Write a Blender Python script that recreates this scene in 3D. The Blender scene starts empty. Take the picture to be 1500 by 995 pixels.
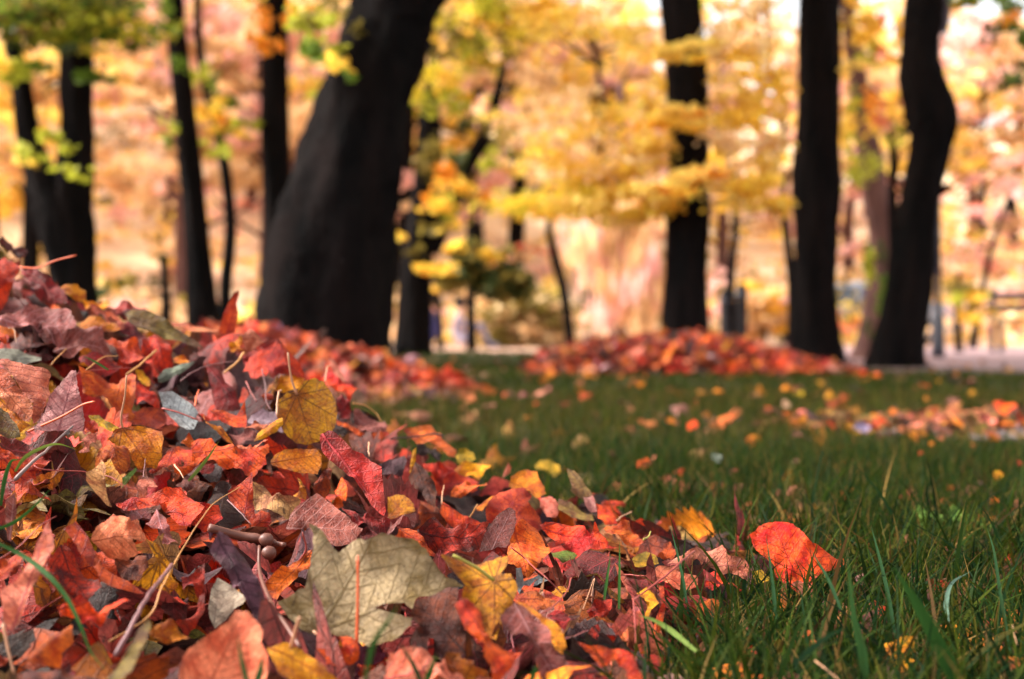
import bpy, math, random
import numpy as np
from mathutils import Vector
from mathutils.geometry import delaunay_2d_cdt
random.seed(7); rng = np.random.default_rng(7)
sc = bpy.context.scene; col = sc.collection
R = math.radians
# ------------------------------------------------------------------ camera
CAMH, F, HY = 0.24, 2083.33, 490.0
cd = bpy.data.cameras.new('camera'); cam = bpy.data.objects.new('camera', cd); col.objects.link(cam)
cam.location = (0, 0, CAMH); cam.rotation_euler = (R(90), 0, 0)
cd.lens = 50; cd.sensor_width = 36; cd.shift_y = -7.5/1500; cd.clip_start = 0.02; cd.clip_end = 600
cd.dof.use_dof = True; cd.dof.focus_distance = 1.12; cd.dof.aperture_fstop = 5.6; cd.dof.aperture_blades = 0
sc.camera = cam
# ------------------------------------------------------------------ world, sun, exposure
SUN_EL, SUN_AZ = 42, 278            # azimuth measured from +Y clockwise: to the left, slightly ahead
w = bpy.data.worlds.new('World'); sc.world = w; w.use_nodes = True
nt = w.node_tree; nt.nodes.clear()
sky = nt.nodes.new('ShaderNodeTexSky'); sky.sky_type = 'NISHITA'; sky.sun_disc = False
sky.sun_elevation = R(SUN_EL); sky.sun_rotation = R(SUN_AZ); sky.dust_density = 4; sky.air_density = 1.0; sky.ozone_density = 1.0
hs = nt.nodes.new('ShaderNodeHueSaturation'); hs.inputs['Saturation'].default_value = 0.06
bg = nt.nodes.new('ShaderNodeBackground'); bg.inputs['Strength'].default_value = 0.09
wo = nt.nodes.new('ShaderNodeOutputWorld')
nt.links.new(sky.outputs[0], hs.inputs['Color']); nt.links.new(hs.outputs[0], bg.inputs[0]); nt.links.new(bg.outputs[0], wo.inputs[0])
sd = bpy.data.lights.new('sun', 'SUN'); so = bpy.data.objects.new('sun', sd); col.objects.link(so)
sd.energy = 1.5; sd.angle = R(10); sd.color = (1, .9, .78)
az, el = R(SUN_AZ), R(SUN_EL)
sv = Vector((math.sin(az)*math.cos(el), math.cos(az)*math.cos(el), math.sin(el)))
so.rotation_euler = sv.to_track_quat('Z', 'Y').to_euler()
vs = sc.view_settings; vs.view_transform = 'Standard'; vs.look = 'None'; vs.gamma = 1; vs.use_curve_mapping = False
vs.exposure = 2.62
sc.cycles.max_bounces = 6; sc.cycles.diffuse_bounces = 3; sc.cycles.transmission_bounces = 4; sc.cycles.use_denoising = True

# ------------------------------------------------------------------ helpers
def lin(c):
    c = np.asarray(c, float)/255.0
    return np.where(c <= .04045, c/12.92, ((c+.055)/1.055)**2.4)
def tag(o, label=None, cat=None, group=None, kind=None):
    if label: o['label'] = label
    if cat: o['category'] = cat
    if group: o['group'] = group
    if kind: o['kind'] = kind
    return o
def empty(name, loc):
    o = bpy.data.objects.new(name, None); col.objects.link(o); o.location = loc; o.empty_display_size = .05; return o
def mesh_obj(name, V, Fc, mat, parent=None, origin=(0, 0, 0), smooth=True, attrs=None):
    """V (n,3) in world space; Fc list/array of faces; attrs {name: (type, array)} on points."""
    V = np.asarray(V, float) - np.asarray(origin, float)
    me = bpy.data.meshes.new(name)
    if isinstance(Fc, np.ndarray):
        n, k = Fc.shape
        me.vertices.add(len(V)); me.vertices.foreach_set('co', V.ravel().astype(np.float32))
        me.loops.add(n*k); me.loops.foreach_set('vertex_index', Fc.ravel().astype(np.int32))
        me.polygons.add(n); me.polygons.foreach_set('loop_start', np.arange(0, n*k, k, dtype=np.int32))
        me.update(calc_edges=True)
    else:
        me.from_pydata([tuple(v) for v in V], [], [tuple(f) for f in Fc])
    if attrs:
        for an, (ty, arr) in attrs.items():
            a = me.attributes.new(an, ty, 'POINT')
            a.data.foreach_set('color' if ty == 'FLOAT_COLOR' else 'vector', np.asarray(arr, np.float32).ravel())
    if smooth: me.polygons.foreach_set('use_smooth', np.ones(len(me.polygons), bool))
    me.materials.append(mat)
    o = bpy.data.objects.new(name, me); col.objects.link(o)
    o.location = origin
    if parent is not None:
        o.parent = parent; o.location = Vector(origin) - parent.location
    return o
class MB:
    """collects pieces of one part"""
    def __init__(s): s.v = []; s.f = []
    def add(s, V, Fc):
        b = len(s.v); s.v += [tuple(map(float, v)) for v in V]; s.f += [tuple(i+b for i in f) for f in Fc]; return s
    def box(s, x0, x1, y0, y1, z0, z1, bev=0.0):
        b = bev
        V = []
        for z, k in ((z0, b), (z0+b, 0), (z1-b, 0), (z1, b)) if b else ((z0, 0), (z1, 0)):
            V += [(x0+k, y0+k, z), (x1-k, y0+k, z), (x1-k, y1-k, z), (x0+k, y1-k, z)]
        n = len(V)//4; Fc = [(3, 2, 1, 0), tuple(range(4*n-4, 4*n))]
        for r in range(n-1):
            for i in range(4): Fc.append((4*r+i, 4*r+(i+1) % 4, 4*r+4+(i+1) % 4, 4*r+4+i))
        return s.add(V, Fc)
    def tube(s, P, Rd, n=8, rough=0.0, seed=0):
        P = [Vector(p) for p in P]; V = []; Fc = []; rr = random.Random(seed)
        ph = [rr.uniform(0, 6.28) for _ in range(4)]
        t0 = (P[1]-P[0]).normalized(); x = t0.orthogonal().normalized()
        for i, p in enumerate(P):
            t = (P[min(i+1, len(P)-1)]-P[max(i-1, 0)]).normalized()
            x = (x-t*x.dot(t)).normalized(); y = t.cross(x)
            for k in range(n):
                a = 2*math.pi*k/n
                q = 1+rough*(math.sin(5*a+ph[0]+i*.31)*.5+math.sin(9*a+ph[1]-i*.23)*.35+rr.uniform(-.5, .5)*.6)
                V.append(p+(x*math.cos(a)+y*math.sin(a))*Rd[i]*q)
        for i in range(len(P)-1):
            for k in range(n):
                Fc.append((i*n+k, i*n+(k+1) % n, (i+1)*n+(k+1) % n, (i+1)*n+k))
        Fc.append(tuple(range(n-1, -1, -1))); Fc.append(tuple(range((len(P)-1)*n, len(P)*n)))
        return s.add(V, Fc)
    def build(s, name, mat, parent=None, origin=(0, 0, 0), smooth=True):
        return mesh_obj(name, np.array(s.v), s.f, mat, parent, origin, smooth)
def spline(P, k=5):
    """Catmull-Rom through points of any dimension"""
    P = np.asarray(P, float); out = []
    Q = np.vstack([2*P[0]-P[1], P, 2*P[-1]-P[-2]])
    for i in range(1, len(Q)-2):
        for j in range(k):
            t = j/k
            out.append(.5*((2*Q[i])+(-Q[i-1]+Q[i+1])*t+(2*Q[i-1]-5*Q[i]+4*Q[i+1]-Q[i+2])*t*t+(-Q[i-1]+3*Q[i]-3*Q[i+1]+Q[i+2])*t**3))
    out.append(P[-1]); return np.array(out)
def at(px, py, d): return Vector(((px-750)/F*d, d, CAMH-(py-HY)/F*d))

# ------------------------------------------------------------------ node materials
def newmat(name):
    m = bpy.data.materials.new(name); m.use_nodes = True; m.node_tree.nodes.clear()
    return m, m.node_tree
class NT:
    def __init__(s, nt): s.nt = nt
    def n(s, t, **k):
        o = s.nt.nodes.new(t)
        for a, b in k.items(): setattr(o, a, b)
        return o
    def plug(s, sock, v):
        if isinstance(v, bpy.types.NodeSocket): s.nt.links.new(v, sock)
        elif v is not None: sock.default_value = v
    def math(s, op, a, b=None, c=None, clamp=False):
        o = s.n('ShaderNodeMath', operation=op, use_clamp=clamp)
        s.plug(o.inputs[0], a); s.plug(o.inputs[1], b)
        if c is not None: s.plug(o.inputs[2], c)
        return o.outputs[0]
    def mix(s, f, a, b, mode='MIX'):
        o = s.n('ShaderNodeMix', data_type='RGBA', blend_type=mode)
        s.plug(o.inputs[0], f); s.plug(o.inputs[6], a); s.plug(o.inputs[7], b); return o.outputs[2]
    def sm(s, v, lo, hi, a=0.0, b=1.0):
        o = s.n('ShaderNodeMapRange', interpolation_type='SMOOTHSTEP')
        s.plug(o.inputs[0], v); s.plug(o.inputs[1], lo); s.plug(o.inputs[2], hi); s.plug(o.inputs[3], a); s.plug(o.inputs[4], b); return o.outputs[0]
    def noise(s, vec, scale, detail=3, rough=.55, dist=0):
        o = s.n('ShaderNodeTexNoise'); s.plug(o.inputs['Vector'], vec); o.inputs['Scale'].default_value = scale
        o.inputs['Detail'].default_value = detail; o.inputs['Roughness'].default_value = rough; o.inputs['Distortion'].default_value = dist; return o.outputs[0]
def leaf_material():
    m, t = newmat('dry_leaf'); g = NT(t)
    A = lambda nm: g.n('ShaderNodeAttribute', attribute_name=nm)
    c1, c2, cv, uv = A('c1'), A('c2'), A('cv'), A('luv')
    sp = g.n('ShaderNodeSeparateXYZ'); g.plug(sp.inputs[0], uv.outputs['Vector']); u, v, seed = sp.outputs
    palm = c1.outputs['Alpha']
    th = g.math('ARCTAN2', v, u); r = g.math('SQRT', g.math('ADD', g.math('MULTIPLY', u, u), g.math('MULTIPLY', v, v)))
    st = R(41)
    tf = g.math('SUBTRACT', g.math('FLOORED_MODULO', g.math('ADD', th, st/2), st), st/2)
    up = g.math('MULTIPLY', r, g.math('COSINE', tf)); vp = g.math('MULTIPLY', r, g.math('SINE', tf))
    def mx(f, a, b): return g.math('ADD', g.math('MULTIPLY', b, f), g.math('MULTIPLY', a, g.math('SUBTRACT', 1.0, f)))
    U, Vv = mx(palm, u, up), g.math('ABSOLUTE', mx(palm, v, vp))
    wob = g.noise(uv.outputs['Vector'], 6, 2)
    wv = g.math('MULTIPLY', g.math('SUBTRACT', wob, .5), .05)
    Vw = g.math('ABSOLUTE', g.math('ADD', Vv, g.math('MULTIPLY', wv, .25)))
    wid = g.math('MULTIPLY', g.math('SUBTRACT', 1.15, U), .016)
    mid = g.sm(Vw, g.math('MULTIPLY', wid, .45), wid, 1.0, 0.0)
    s_ = g.math('MULTIPLY', g.math('ADD', g.math('SUBTRACT', U, g.math('MULTIPLY', Vv, .8)), wv), 7.5)
    fr = g.math('ABSOLUTE', g.math('SUBTRACT', g.math('FRACT', s_), .5))
    side = g.sm(fr, .03, .075, 1.0, 0.0)
    vo = g.n('ShaderNodeTexVoronoi', feature='DISTANCE_TO_EDGE'); g.plug(vo.inputs['Vector'], uv.outputs['Vector']); vo.inputs['Scale'].default_value = 17
    net = g.sm(vo.outputs[0], .02, .09, 1.0, 0.0)
    veins = g.math('MAXIMUM', mid, g.math('MULTIPLY', side, .75))
    va = g.math('MAXIMUM', veins, g.math('MULTIPLY', net, .3))
    n1 = g.noise(uv.outputs['Vector'], 2.6, 4, .62, .4)
    b = g.mix(g.sm(n1, .4, .62), c1.outputs['Color'], c2.outputs['Color'])
    n2 = g.noise(uv.outputs['Vector'], 19, 5, .65)
    b = g.mix(1.0, b, g.mix(n2, (.28, .24, .22, 1), (1.95, 1.85, 1.75, 1)), 'MULTIPLY')
    n3 = g.noise(uv.outputs['Vector'], 8, 3, .6, 1.0)
    b = g.mix(g.sm(n3, .63, .72, 0, .75), b, (.035, .018, .012, 1))
    n4 = g.noise(uv.outputs['Vector'], 34, 2, .5)
    b = g.mix(g.sm(n4, .68, .74, 0, .7), b, (.04, .02, .012, 1))
    b = g.mix(g.math('MULTIPLY', va, .8), b, cv.outputs['Color'])
    ed = g.math('MULTIPLY', c2.outputs['Alpha'], g.sm(g.noise(uv.outputs['Vector'], 4.5, 3), .42, .6, .15, 1.0))
    b = g.mix(g.math('MULTIPLY', ed, .75), b, g.mix(.35, (.05, .022, .012, 1), b))
    geo = g.n('ShaderNodeNewGeometry')
    hsv = g.n('ShaderNodeHueSaturation'); hsv.inputs['Saturation'].default_value = .86; hsv.inputs['Value'].default_value = 1.08; g.plug(hsv.inputs['Color'], b)
    b = g.mix(g.math('MULTIPLY', geo.outputs['Backfacing'], .8), b, hsv.outputs[0])
    h = g.math('ADD', g.math('MULTIPLY', veins, .5), g.math('ADD', g.math('MULTIPLY', net, .16), g.math('MULTIPLY', n2, .8)))
    bu = g.n('ShaderNodeBump'); bu.inputs['Strength'].default_value = .8; bu.inputs['Distance'].default_value = .0035; g.plug(bu.inputs['Height'], h)
    p = g.n('ShaderNodeBsdfPrincipled'); g.plug(p.inputs['Base Color'], b); g.plug(p.inputs['Normal'], bu.outputs[0])
    g.plug(p.inputs['Roughness'], g.sm(n2, .3, .7, .5, .75)); p.inputs['Specular IOR Level'].default_value = .22
    tr = g.n('ShaderNodeBsdfTranslucent'); g.plug(tr.inputs['Color'], b); g.plug(tr.inputs['Normal'], bu.outputs[0])
    ms = g.n('ShaderNodeMixShader'); ms.inputs[0].default_value = .15
    g.plug(ms.inputs[1], p.outputs[0]); g.plug(ms.inputs[2], tr.outputs[0])
    o = g.n('ShaderNodeOutputMaterial'); g.plug(o.inputs[0], ms.outputs[0]); return m
def attr_material(name, transl=.35, rough=.6, spec=.3, sat=1.0):
    m, t = newmat(name); g = NT(t)
    c1 = g.n('ShaderNodeAttribute', attribute_name='c1')
    p = g.n('ShaderNodeBsdfPrincipled'); g.plug(p.inputs['Base Color'], c1.outputs['Color'])
    p.inputs['Roughness'].default_value = rough; p.inputs['Specular IOR Level'].default_value = spec
    tr = g.n('ShaderNodeBsdfTranslucent'); g.plug(tr.inputs['Color'], c1.outputs['Color'])
    ms = g.n('ShaderNodeMixShader'); ms.inputs[0].default_value = transl
    g.plug(ms.inputs[1], p.outputs[0]); g.plug(ms.inputs[2], tr.outputs[0])
    o = g.n('ShaderNodeOutputMaterial'); g.plug(o.inputs[0], ms.outputs[0]); return m
def noise_material(name, a, b, scale=5, bump=.0, dist=.02, rough=.85, stretch=(1, 1, 1), lo=.35, hi=.65, spec=.2, metal=0):
    m, t = newmat(name); g = NT(t)
    tc = g.n('ShaderNodeTexCoord'); mp = g.n('ShaderNodeMapping'); g.plug(mp.inputs[0], tc.outputs['Object']); mp.inputs['Scale'].default_value = stretch
    n1 = g.noise(mp.outputs[0], scale, 6, .65); n2 = g.noise(mp.outputs[0], scale*7, 4, .6)
    f = g.sm(g.math('ADD', g.math('MULTIPLY', n1, .7), g.math('MULTIPLY', n2, .3)), lo, hi)
    p = g.n('ShaderNodeBsdfPrincipled'); g.plug(p.inputs['Base Color'], g.mix(f, (*a, 1), (*b, 1))); p.inputs['Roughness'].default_value = rough
    p.inputs['Specular IOR Level'].default_value = spec; p.inputs['Metallic'].default_value = metal
    if bump:
        bu = g.n('ShaderNodeBump'); bu.inputs['Strength'].default_value = bump; bu.inputs['Distance'].default_value = dist
        g.plug(bu.inputs['Height'], g.math('ADD', n1, g.math('MULTIPLY', n2, .5))); g.plug(p.inputs['Normal'], bu.outputs[0])
    o = g.n('ShaderNodeOutputMaterial'); g.plug(o.inputs[0], p.outputs[0]); return m
M_LEAF = leaf_material()
M_FOL = attr_material('tree_foliage', .45, .6, .2)
M_GRASS = attr_material('grass_blade', .4, .6, .05)
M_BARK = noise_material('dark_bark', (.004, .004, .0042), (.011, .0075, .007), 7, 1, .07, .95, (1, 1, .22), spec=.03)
M_BARKR = noise_material('reddish_bark', (.07, .032, .028), (.16, .075, .06), 9, .8, .02, .9, (1, 1, .22))
M_LAWN = noise_material('lawn_soil', (.016, .02, .008), (.035, .036, .016), 6, .8, .02)
M_GROUND = noise_material('leaf_litter_ground', (.28, .13, .09), (.55, .34, .25), 1.6, .8, .05, lo=.3, hi=.6)
M_PATH = noise_material('pinkish_path', (.17, .1, .11), (.3, .2, .2), 1.2, .2, .01, lo=.3, hi=.7)
M_HILL = noise_material('leaf_covered_hill', (.46, .26, .19), (.9, .68, .46), .8, .8, .1, lo=.3, hi=.6)
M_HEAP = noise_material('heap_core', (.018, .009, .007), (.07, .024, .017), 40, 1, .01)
M_STALK = {n: noise_material('stalk_'+n, tuple(lin(a)*.8), tuple(lin(a)), 60, .3, .001, .5, spec=.35) for n, a in
           dict(gold=(180, 122, 66), cream=(178, 128, 96), red=(140, 56, 48), mauve=(112, 70, 70), orange=(215, 95, 55), brown=(98, 56, 44),
                green=(85, 130, 60), dark=(60, 35, 38), olive=(150, 140, 60), grey=(112, 90, 86)).items()}

# ------------------------------------------------------------------ heap heightfields
CX = [-3, -1.4, -.9, -.594, -.326, -.155, -.04, .077, .144, .25, .36]
CZ = [0, .30, .36, .322, .240, .146, .078, .056, .028, .010, 0.0]
def heap1(x, y):
    yr = np.interp(x, [-.9, -.3, .2], [1.75, 1.68, 1.5])
    c = np.interp(x, CX, CZ)
    t = np.clip((y-.66)/(yr-.66), 0, 1)
    back = np.clip(1-(y-yr)/.75, 0, 1); back = back*back*(3-2*back)
    n = .012*np.sin(x*23+y*9)+.010*np.sin(y*27-x*13+1)+.006*np.sin(x*51+2*y)
    cc = np.clip(c*12, 0, 1)
    return np.where(y <= yr, c*t**1.05, c*back)+n*cc*np.clip(t*3, 0, 1)*np.clip(back*2, 0, 1)
def cover1(x, y):     # 1 inside the heap, 0 on the lawn
    xf = np.interp(y, [.6, .95, 1.2, 1.45, 1.6, 1.75, 2.1, 2.6], [.02, .10, .17, .23, .12, -.02, -.3, -1.2])
    return np.clip((xf-x)/.09+.5, 0, 1)
def heap2(x, y):
    a, b = (x+1.04)/.92, (y-5.6)/.95
    return .285*np.clip(1-np.sqrt(a*a*np.where(a > 0, 1, .3)+b*b), 0, 1)**.85
def heap3(x, y):
    h = np.interp(x, [.1, .2, .45, .9, 1.15, 1.5, 1.8, 1.98], [0, .10, .165, .22, .23, .165, .06, 0])
    return h*np.clip(1-((y-8.7)/.8)**2, 0, 1)**.6
def hit(px, py, lift=0.0):
    dx, dz = (px-750)/F, -(py-HY)/F
    best = (9, 1.5)
    for d in np.arange(.55, 3.2, .01):
        h = float(heap1(dx*d, d))+lift; z = CAMH+dz*d
        if z <= h:
            return Vector((dx*d, d, z))
        if d > 1.0 and d < 1.8 and z-h < best[0]: best = (z-h, d)
    if py > HY+4:
        d = (CAMH-lift)*F/(py-HY)
        if px > 560: return Vector((dx*d, d, lift))
    d = best[1]; return Vector((dx*d, d, CAMH+dz*d))

# ------------------------------------------------------------------ leaf geometry
PAL = {  # word, colour 1, colour 2, vein colour (sRGB of the dry leaf itself)
 'red': ('red', (190, 72, 32), (152, 48, 26), (120, 30, 30)), 'orangered': ('orange-red', (226, 92, 30), (184, 54, 28), (140, 34, 26)),
 'vivid': ('vivid orange-red', (246, 104, 24), (230, 58, 24), (176, 36, 22)), 'crimson': ('crimson', (150, 48, 34), (104, 32, 24), (188, 80, 82)),
 'maroon': ('dark maroon', (90, 36, 32), (58, 25, 23), (140, 60, 64)), 'dark': ('blackish brown', (48, 28, 28), (30, 20, 22), (70, 40, 38)),
 'pink': ('dusty pink', (224, 146, 126), (202, 112, 90), (170, 84, 84)), 'salmon': ('salmon', (228, 126, 78), (206, 92, 54), (150, 58, 48)),
 'rose': ('rose-red', (194, 90, 64), (168, 62, 42), (136, 40, 50)), 'mauve': ('mauve', (152, 92, 86), (120, 58, 52), (192, 140, 138)),
 'purple': ('purple-brown', (104, 72, 82), (78, 46, 56), (64, 38, 46)), 'palepink': ('pale mauve', (206, 160, 156), (190, 130, 128), (150, 92, 94)),
 'amber': ('amber', (228, 150, 28), (214, 116, 28), (150, 74, 24)), 'yellow': ('bright yellow', (244, 182, 34), (232, 146, 26), (196, 110, 24)),
 'gold': ('golden', (236, 168, 60), (222, 134, 44), (170, 96, 34)), 'orange': ('orange', (230, 110, 32), (208, 74, 30), (142, 50, 26)),
 'ochre': ('ochre', (196, 140, 58), (176, 104, 40), (92, 52, 30)), 'rust': ('rusty brown', (168, 82, 44), (128, 54, 36), (84, 36, 28)),
 'brown': ('brown', (122, 66, 46), (84, 42, 36), (64, 34, 28)), 'tan': ('tan', (196, 152, 108), (168, 112, 84), (126, 82, 62)),
 'olive': ('olive-brown', (124, 106, 62), (110, 72, 50), (84, 60, 40)), 'oliveyellow': ('olive-yellow', (206, 160, 36), (156, 132, 44), (120, 98, 34)),
 'greygreen': ('grey-green', (160, 150, 118), (122, 108, 70), (112, 96, 62)), 'bluegrey': ('blue-grey', (164, 166, 174), (142, 142, 150), (116, 112, 120)),
 'sage': ('sage grey', (128, 134, 120), (92, 94, 84), (78, 74, 66)), 'beige': ('grey-beige', (188, 174, 156), (164, 144, 128), (140, 116, 102)),
 'lavender': ('pale lavender', (204, 186, 196), (180, 156, 170), (150, 120, 134)), 'peach': ('peach', (232, 146, 116), (214, 112, 88), (170, 88, 70)),
 'leafgreen': ('fresh green', (92, 122, 58), (112, 116, 52), (140, 150, 90)), 'ember': ('scorched red', (174, 62, 32), (96, 30, 28), (60, 22, 22)),
}
def outline(kind, rr):
    """unit outline, base at the origin, tip near (1,0)"""
    if kind == 'p':
        P = []
        lobes = [(-125, .42), (-78, .72), (-38, .95), (0, 1.0), (38, .95), (78, .72), (125, .42)]
        for i, (a, L) in enumerate(lobes):
            L *= rr.uniform(.88, 1.08)
            for da, q in ((-14, .62), (-8, .74), (-7, .66), (-3.5, .9), (0, 1.0), (3.5, .88), (7, .68), (8, .75), (14, .6)):
                an = R(a+da+rr.uniform(-1.5, 1.5)); q2 = q*rr.uniform(.94, 1.05); P.append((math.cos(an)*L*q2, math.sin(an)*L*q2))
            if i < 6:
                an = R((a+lobes[i+1][0])/2); q = .42*rr.uniform(.85, 1.1)*(.8 if abs(a) > 60 else 1); P.append((math.cos(an)*q, math.sin(an)*q))
        P.append((-.03, 0)); return P
    W = {'o': .27, 's': .40, 't': .13, 'c': .42, 'r': .34}[kind]*rr.uniform(.85, 1.15); P = []
    n = 22
    for sgn in (1, -1):
        for i in range(n+1):
            t = i/n if sgn > 0 else 1-i/n
            if sgn < 0 and i == 0: continue
            if sgn < 0 and i == n: continue
            prof = math.sin(math.pi*t**(.62 if kind in 's' else .8))**.75 if 0 < t < 1 else 0
            if kind == 's': prof = prof*(1-.15*t)
            ser = (.022 if kind in 'sc' else .004)*(1 if i % 2 else -1)
            P.append((t, sgn*(W*prof+(ser if 0 < t < 1 else 0))))
    return P
def densify(P, h, jit, rr):
    out = []
    n = len(P)
    for i in range(n):
        a, b = Vector(P[i]), Vector(P[(i+1) % n]); d = (b-a).length; k = max(1, int(round(d/h)))
        nrm = Vector((-(b-a).y, (b-a).x)).normalized() if d > 1e-9 else Vector((0, 0))
        bow = rr.uniform(-.05, .05)*d
        for j in range(k):
            t = j/k; q = a.lerp(b, t)+nrm*(bow*4*t*(1-t)+(rr.uniform(-jit, jit) if j else 0))
            out.append((q.x, q.y))
    return out
def leaf_mesh(P, rr, bend=.0, fold=.0, crump=.05, dens=15, jit=.006, holes=0):
    """P: outline in unit leaf space -> (V3 in unit space, triangles, uv)"""
    A = np.array(P); ext = max(np.ptp(A[:, 0]), np.ptp(A[:, 1])); h = ext/dens
    B = densify(P, h*.75, jit*ext, rr)
    nb = len(B); pts = list(B)
    mn, mxx = A.min(0), A.max(0); row = 0; y = mn[1]
    Ba = np.array(B)
    while y < mxx[1]:
        x = mn[0]+(h/2 if row % 2 else 0)
        while x < mxx[0]:
            q = (x+rr.uniform(-.2, .2)*h, y+rr.uniform(-.2, .2)*h)
            d = np.min((Ba[:, 0]-q[0])**2+(Ba[:, 1]-q[1])**2)
            if d > (h*.45)**2: pts.append(q)
            x += h
        y += h*.87; row += 1
    res = delaunay_2d_cdt([Vector(p) for p in pts], [], [list(range(nb))], 1, 1e-6)
    V2 = np.array([tuple(v) for v in res[0]]); T = [tuple(f) for f in res[2]]
    if holes:
        for _ in range(holes):
            c = V2[rr.randrange(len(V2))]; r = rr.uniform(.02, .05)*ext
            T = [f for f in T if np.hypot(*(V2[list(f)].mean(0)-c)) > r*(1+.3*math.sin(9*math.atan2(*(V2[f[0]]-c))))]
    u, v = V2[:, 0], V2[:, 1]
    z = np.zeros(len(V2))
    for k, (f0, f1, am) in enumerate(((2.5, 4.5, 1.0), (5, 9, .5), (10, 17, .22), (20, 30, .10))):
        for _ in range(2):
            a = rr.uniform(0, 6.28); fr = rr.uniform(f0, f1)/ext; ph = rr.uniform(0, 6.28)
            wv = np.sin((u*math.cos(a)+v*math.sin(a))*fr+ph+.7*np.sin(v*fr*.6+ph))
            z += crump*am*ext*(wv if k < 2 else (1-2*np.abs(wv)))
    z += fold*np.sqrt(v*v+(.03*ext)**2)
    z += np.clip(np.abs(v)/(.5*ext)-.35,0,1)**1.5*fold*ext*1.6
    bd = np.sqrt(((V2[:, None, :]-Ba[None, :, :])**2).sum(2)).min(1)
    rim = np.clip(1-bd/(.2*ext), 0, 1)**2
    z += rim*ext*crump*1.6*np.sin(3.1*np.arctan2(v-v.mean(), u-u.mean())+rr.uniform(0, 6))
    x3, y3 = u.copy(), v.copy()
    V2 = np.column_stack([V2, np.clip(1-bd/(.11*ext), 0, 1)])
    if abs(bend) > 1e-3:      # roll across a random axis
        a = rr.uniform(-.6, .6)+(math.pi/2 if rr.random() < .5 else 0); ca, sa = math.cos(a), math.sin(a)
        s0 = (u-u.mean())*ca+(v-v.mean())*sa; q = -(u-u.mean())*sa+(v-v.mean())*ca
        k = bend/ext; ang = s0*k
        s1 = np.sin(ang)/k-z*np.sin(ang); z = (1-np.cos(ang))/k+z*np.cos(ang)
        x3 = s1*ca-q*sa+u.mean(); y3 = s1*sa+q*ca+v.mean()
    return np.stack([x3, y3, z], 1), T, V2
def sat(c, f):
    m = c.mean(); return np.clip(m+(c-m)*f, 0.004, 1)
def leaf_attrs(V2, pal, palm, rr, vary=.12):
    n = len(V2); wd, a, b, c = PAL[pal]
    k = np.array([rr.uniform(1-vary, 1+vary) for _ in range(3)])*rr.uniform(.46, .9)
    cols = [np.clip(sat(lin(x)*k, 1.22), 0, .9) for x in (a, b, c)]; cols[1] = cols[1]*.72; sd_ = rr.uniform(0, 60)
    mk = lambda x, al: np.tile(np.append(x, al), (n, 1))
    luv = np.column_stack([V2[:, :2], np.full(n, sd_)])
    return {'c1': ('FLOAT_COLOR', mk(cols[0], palm)), 'c2': ('FLOAT_COLOR', np.column_stack([mk(cols[1], 1)[:, :3], V2[:, 2]])), 'cv': ('FLOAT_COLOR', mk(cols[2], 1)), 'luv': ('FLOAT_VECTOR', luv)}
def frame(n, ex):
    n = n.normalized(); ex = (ex-n*ex.dot(n)).normalized(); return ex, n.cross(ex), n
TILE = {'A': (0, 350, 4.973), 'B': (0, 540, 4.973), 'C': (280, 420, 4.973), 'D': (280, 600, 4.973), 'E': (560, 600, 4.973), 'F': (0, 720, 3.617),
        'G': (280, 780, 4.627), 'H': (560, 780, 4.627), 'I': (840, 760, 4.233), 'J': (1170, 760, 4.233), 'K': (700, 600, 3.75), 'P': (0, 0, 1.0)}
def tp(t, x, y): ox, oy, s = TILE[t]; return ox+x/s, oy+y/s
LEAVES = []      # records for labels: obj, px, py, size, palette, kind, label or None, where
KNAME = {'p': 'maple_leaf', 's': 'linden_leaf', 'o': 'oval_leaf', 't': 'folded_leaf', 'c': 'crumpled_leaf', 'r': 'curled_leaf'}
def finish_leaf(kind, V, T, attrs, origin, stalk, smat, rec):
    V = np.asarray(V); origin = Vector(origin)
    if stalk:
        root = empty(KNAME[kind], origin)
        mesh_obj('blade', V, T, M_LEAF, root, origin, attrs=attrs)
        P, w = stalk; S = spline(P, 5); n = len(S)
        MB().tube(S, [w*(.78-.3*i/n) for i in range(n-2)]+[w*.7, w*.5], 7).build('stalk', M_STALK[smat], root, origin)
    else: root = mesh_obj(KNAME[kind], V, T, M_LEAF, None, origin, attrs=attrs)
    LEAVES.append([root]+rec); return root
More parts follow.
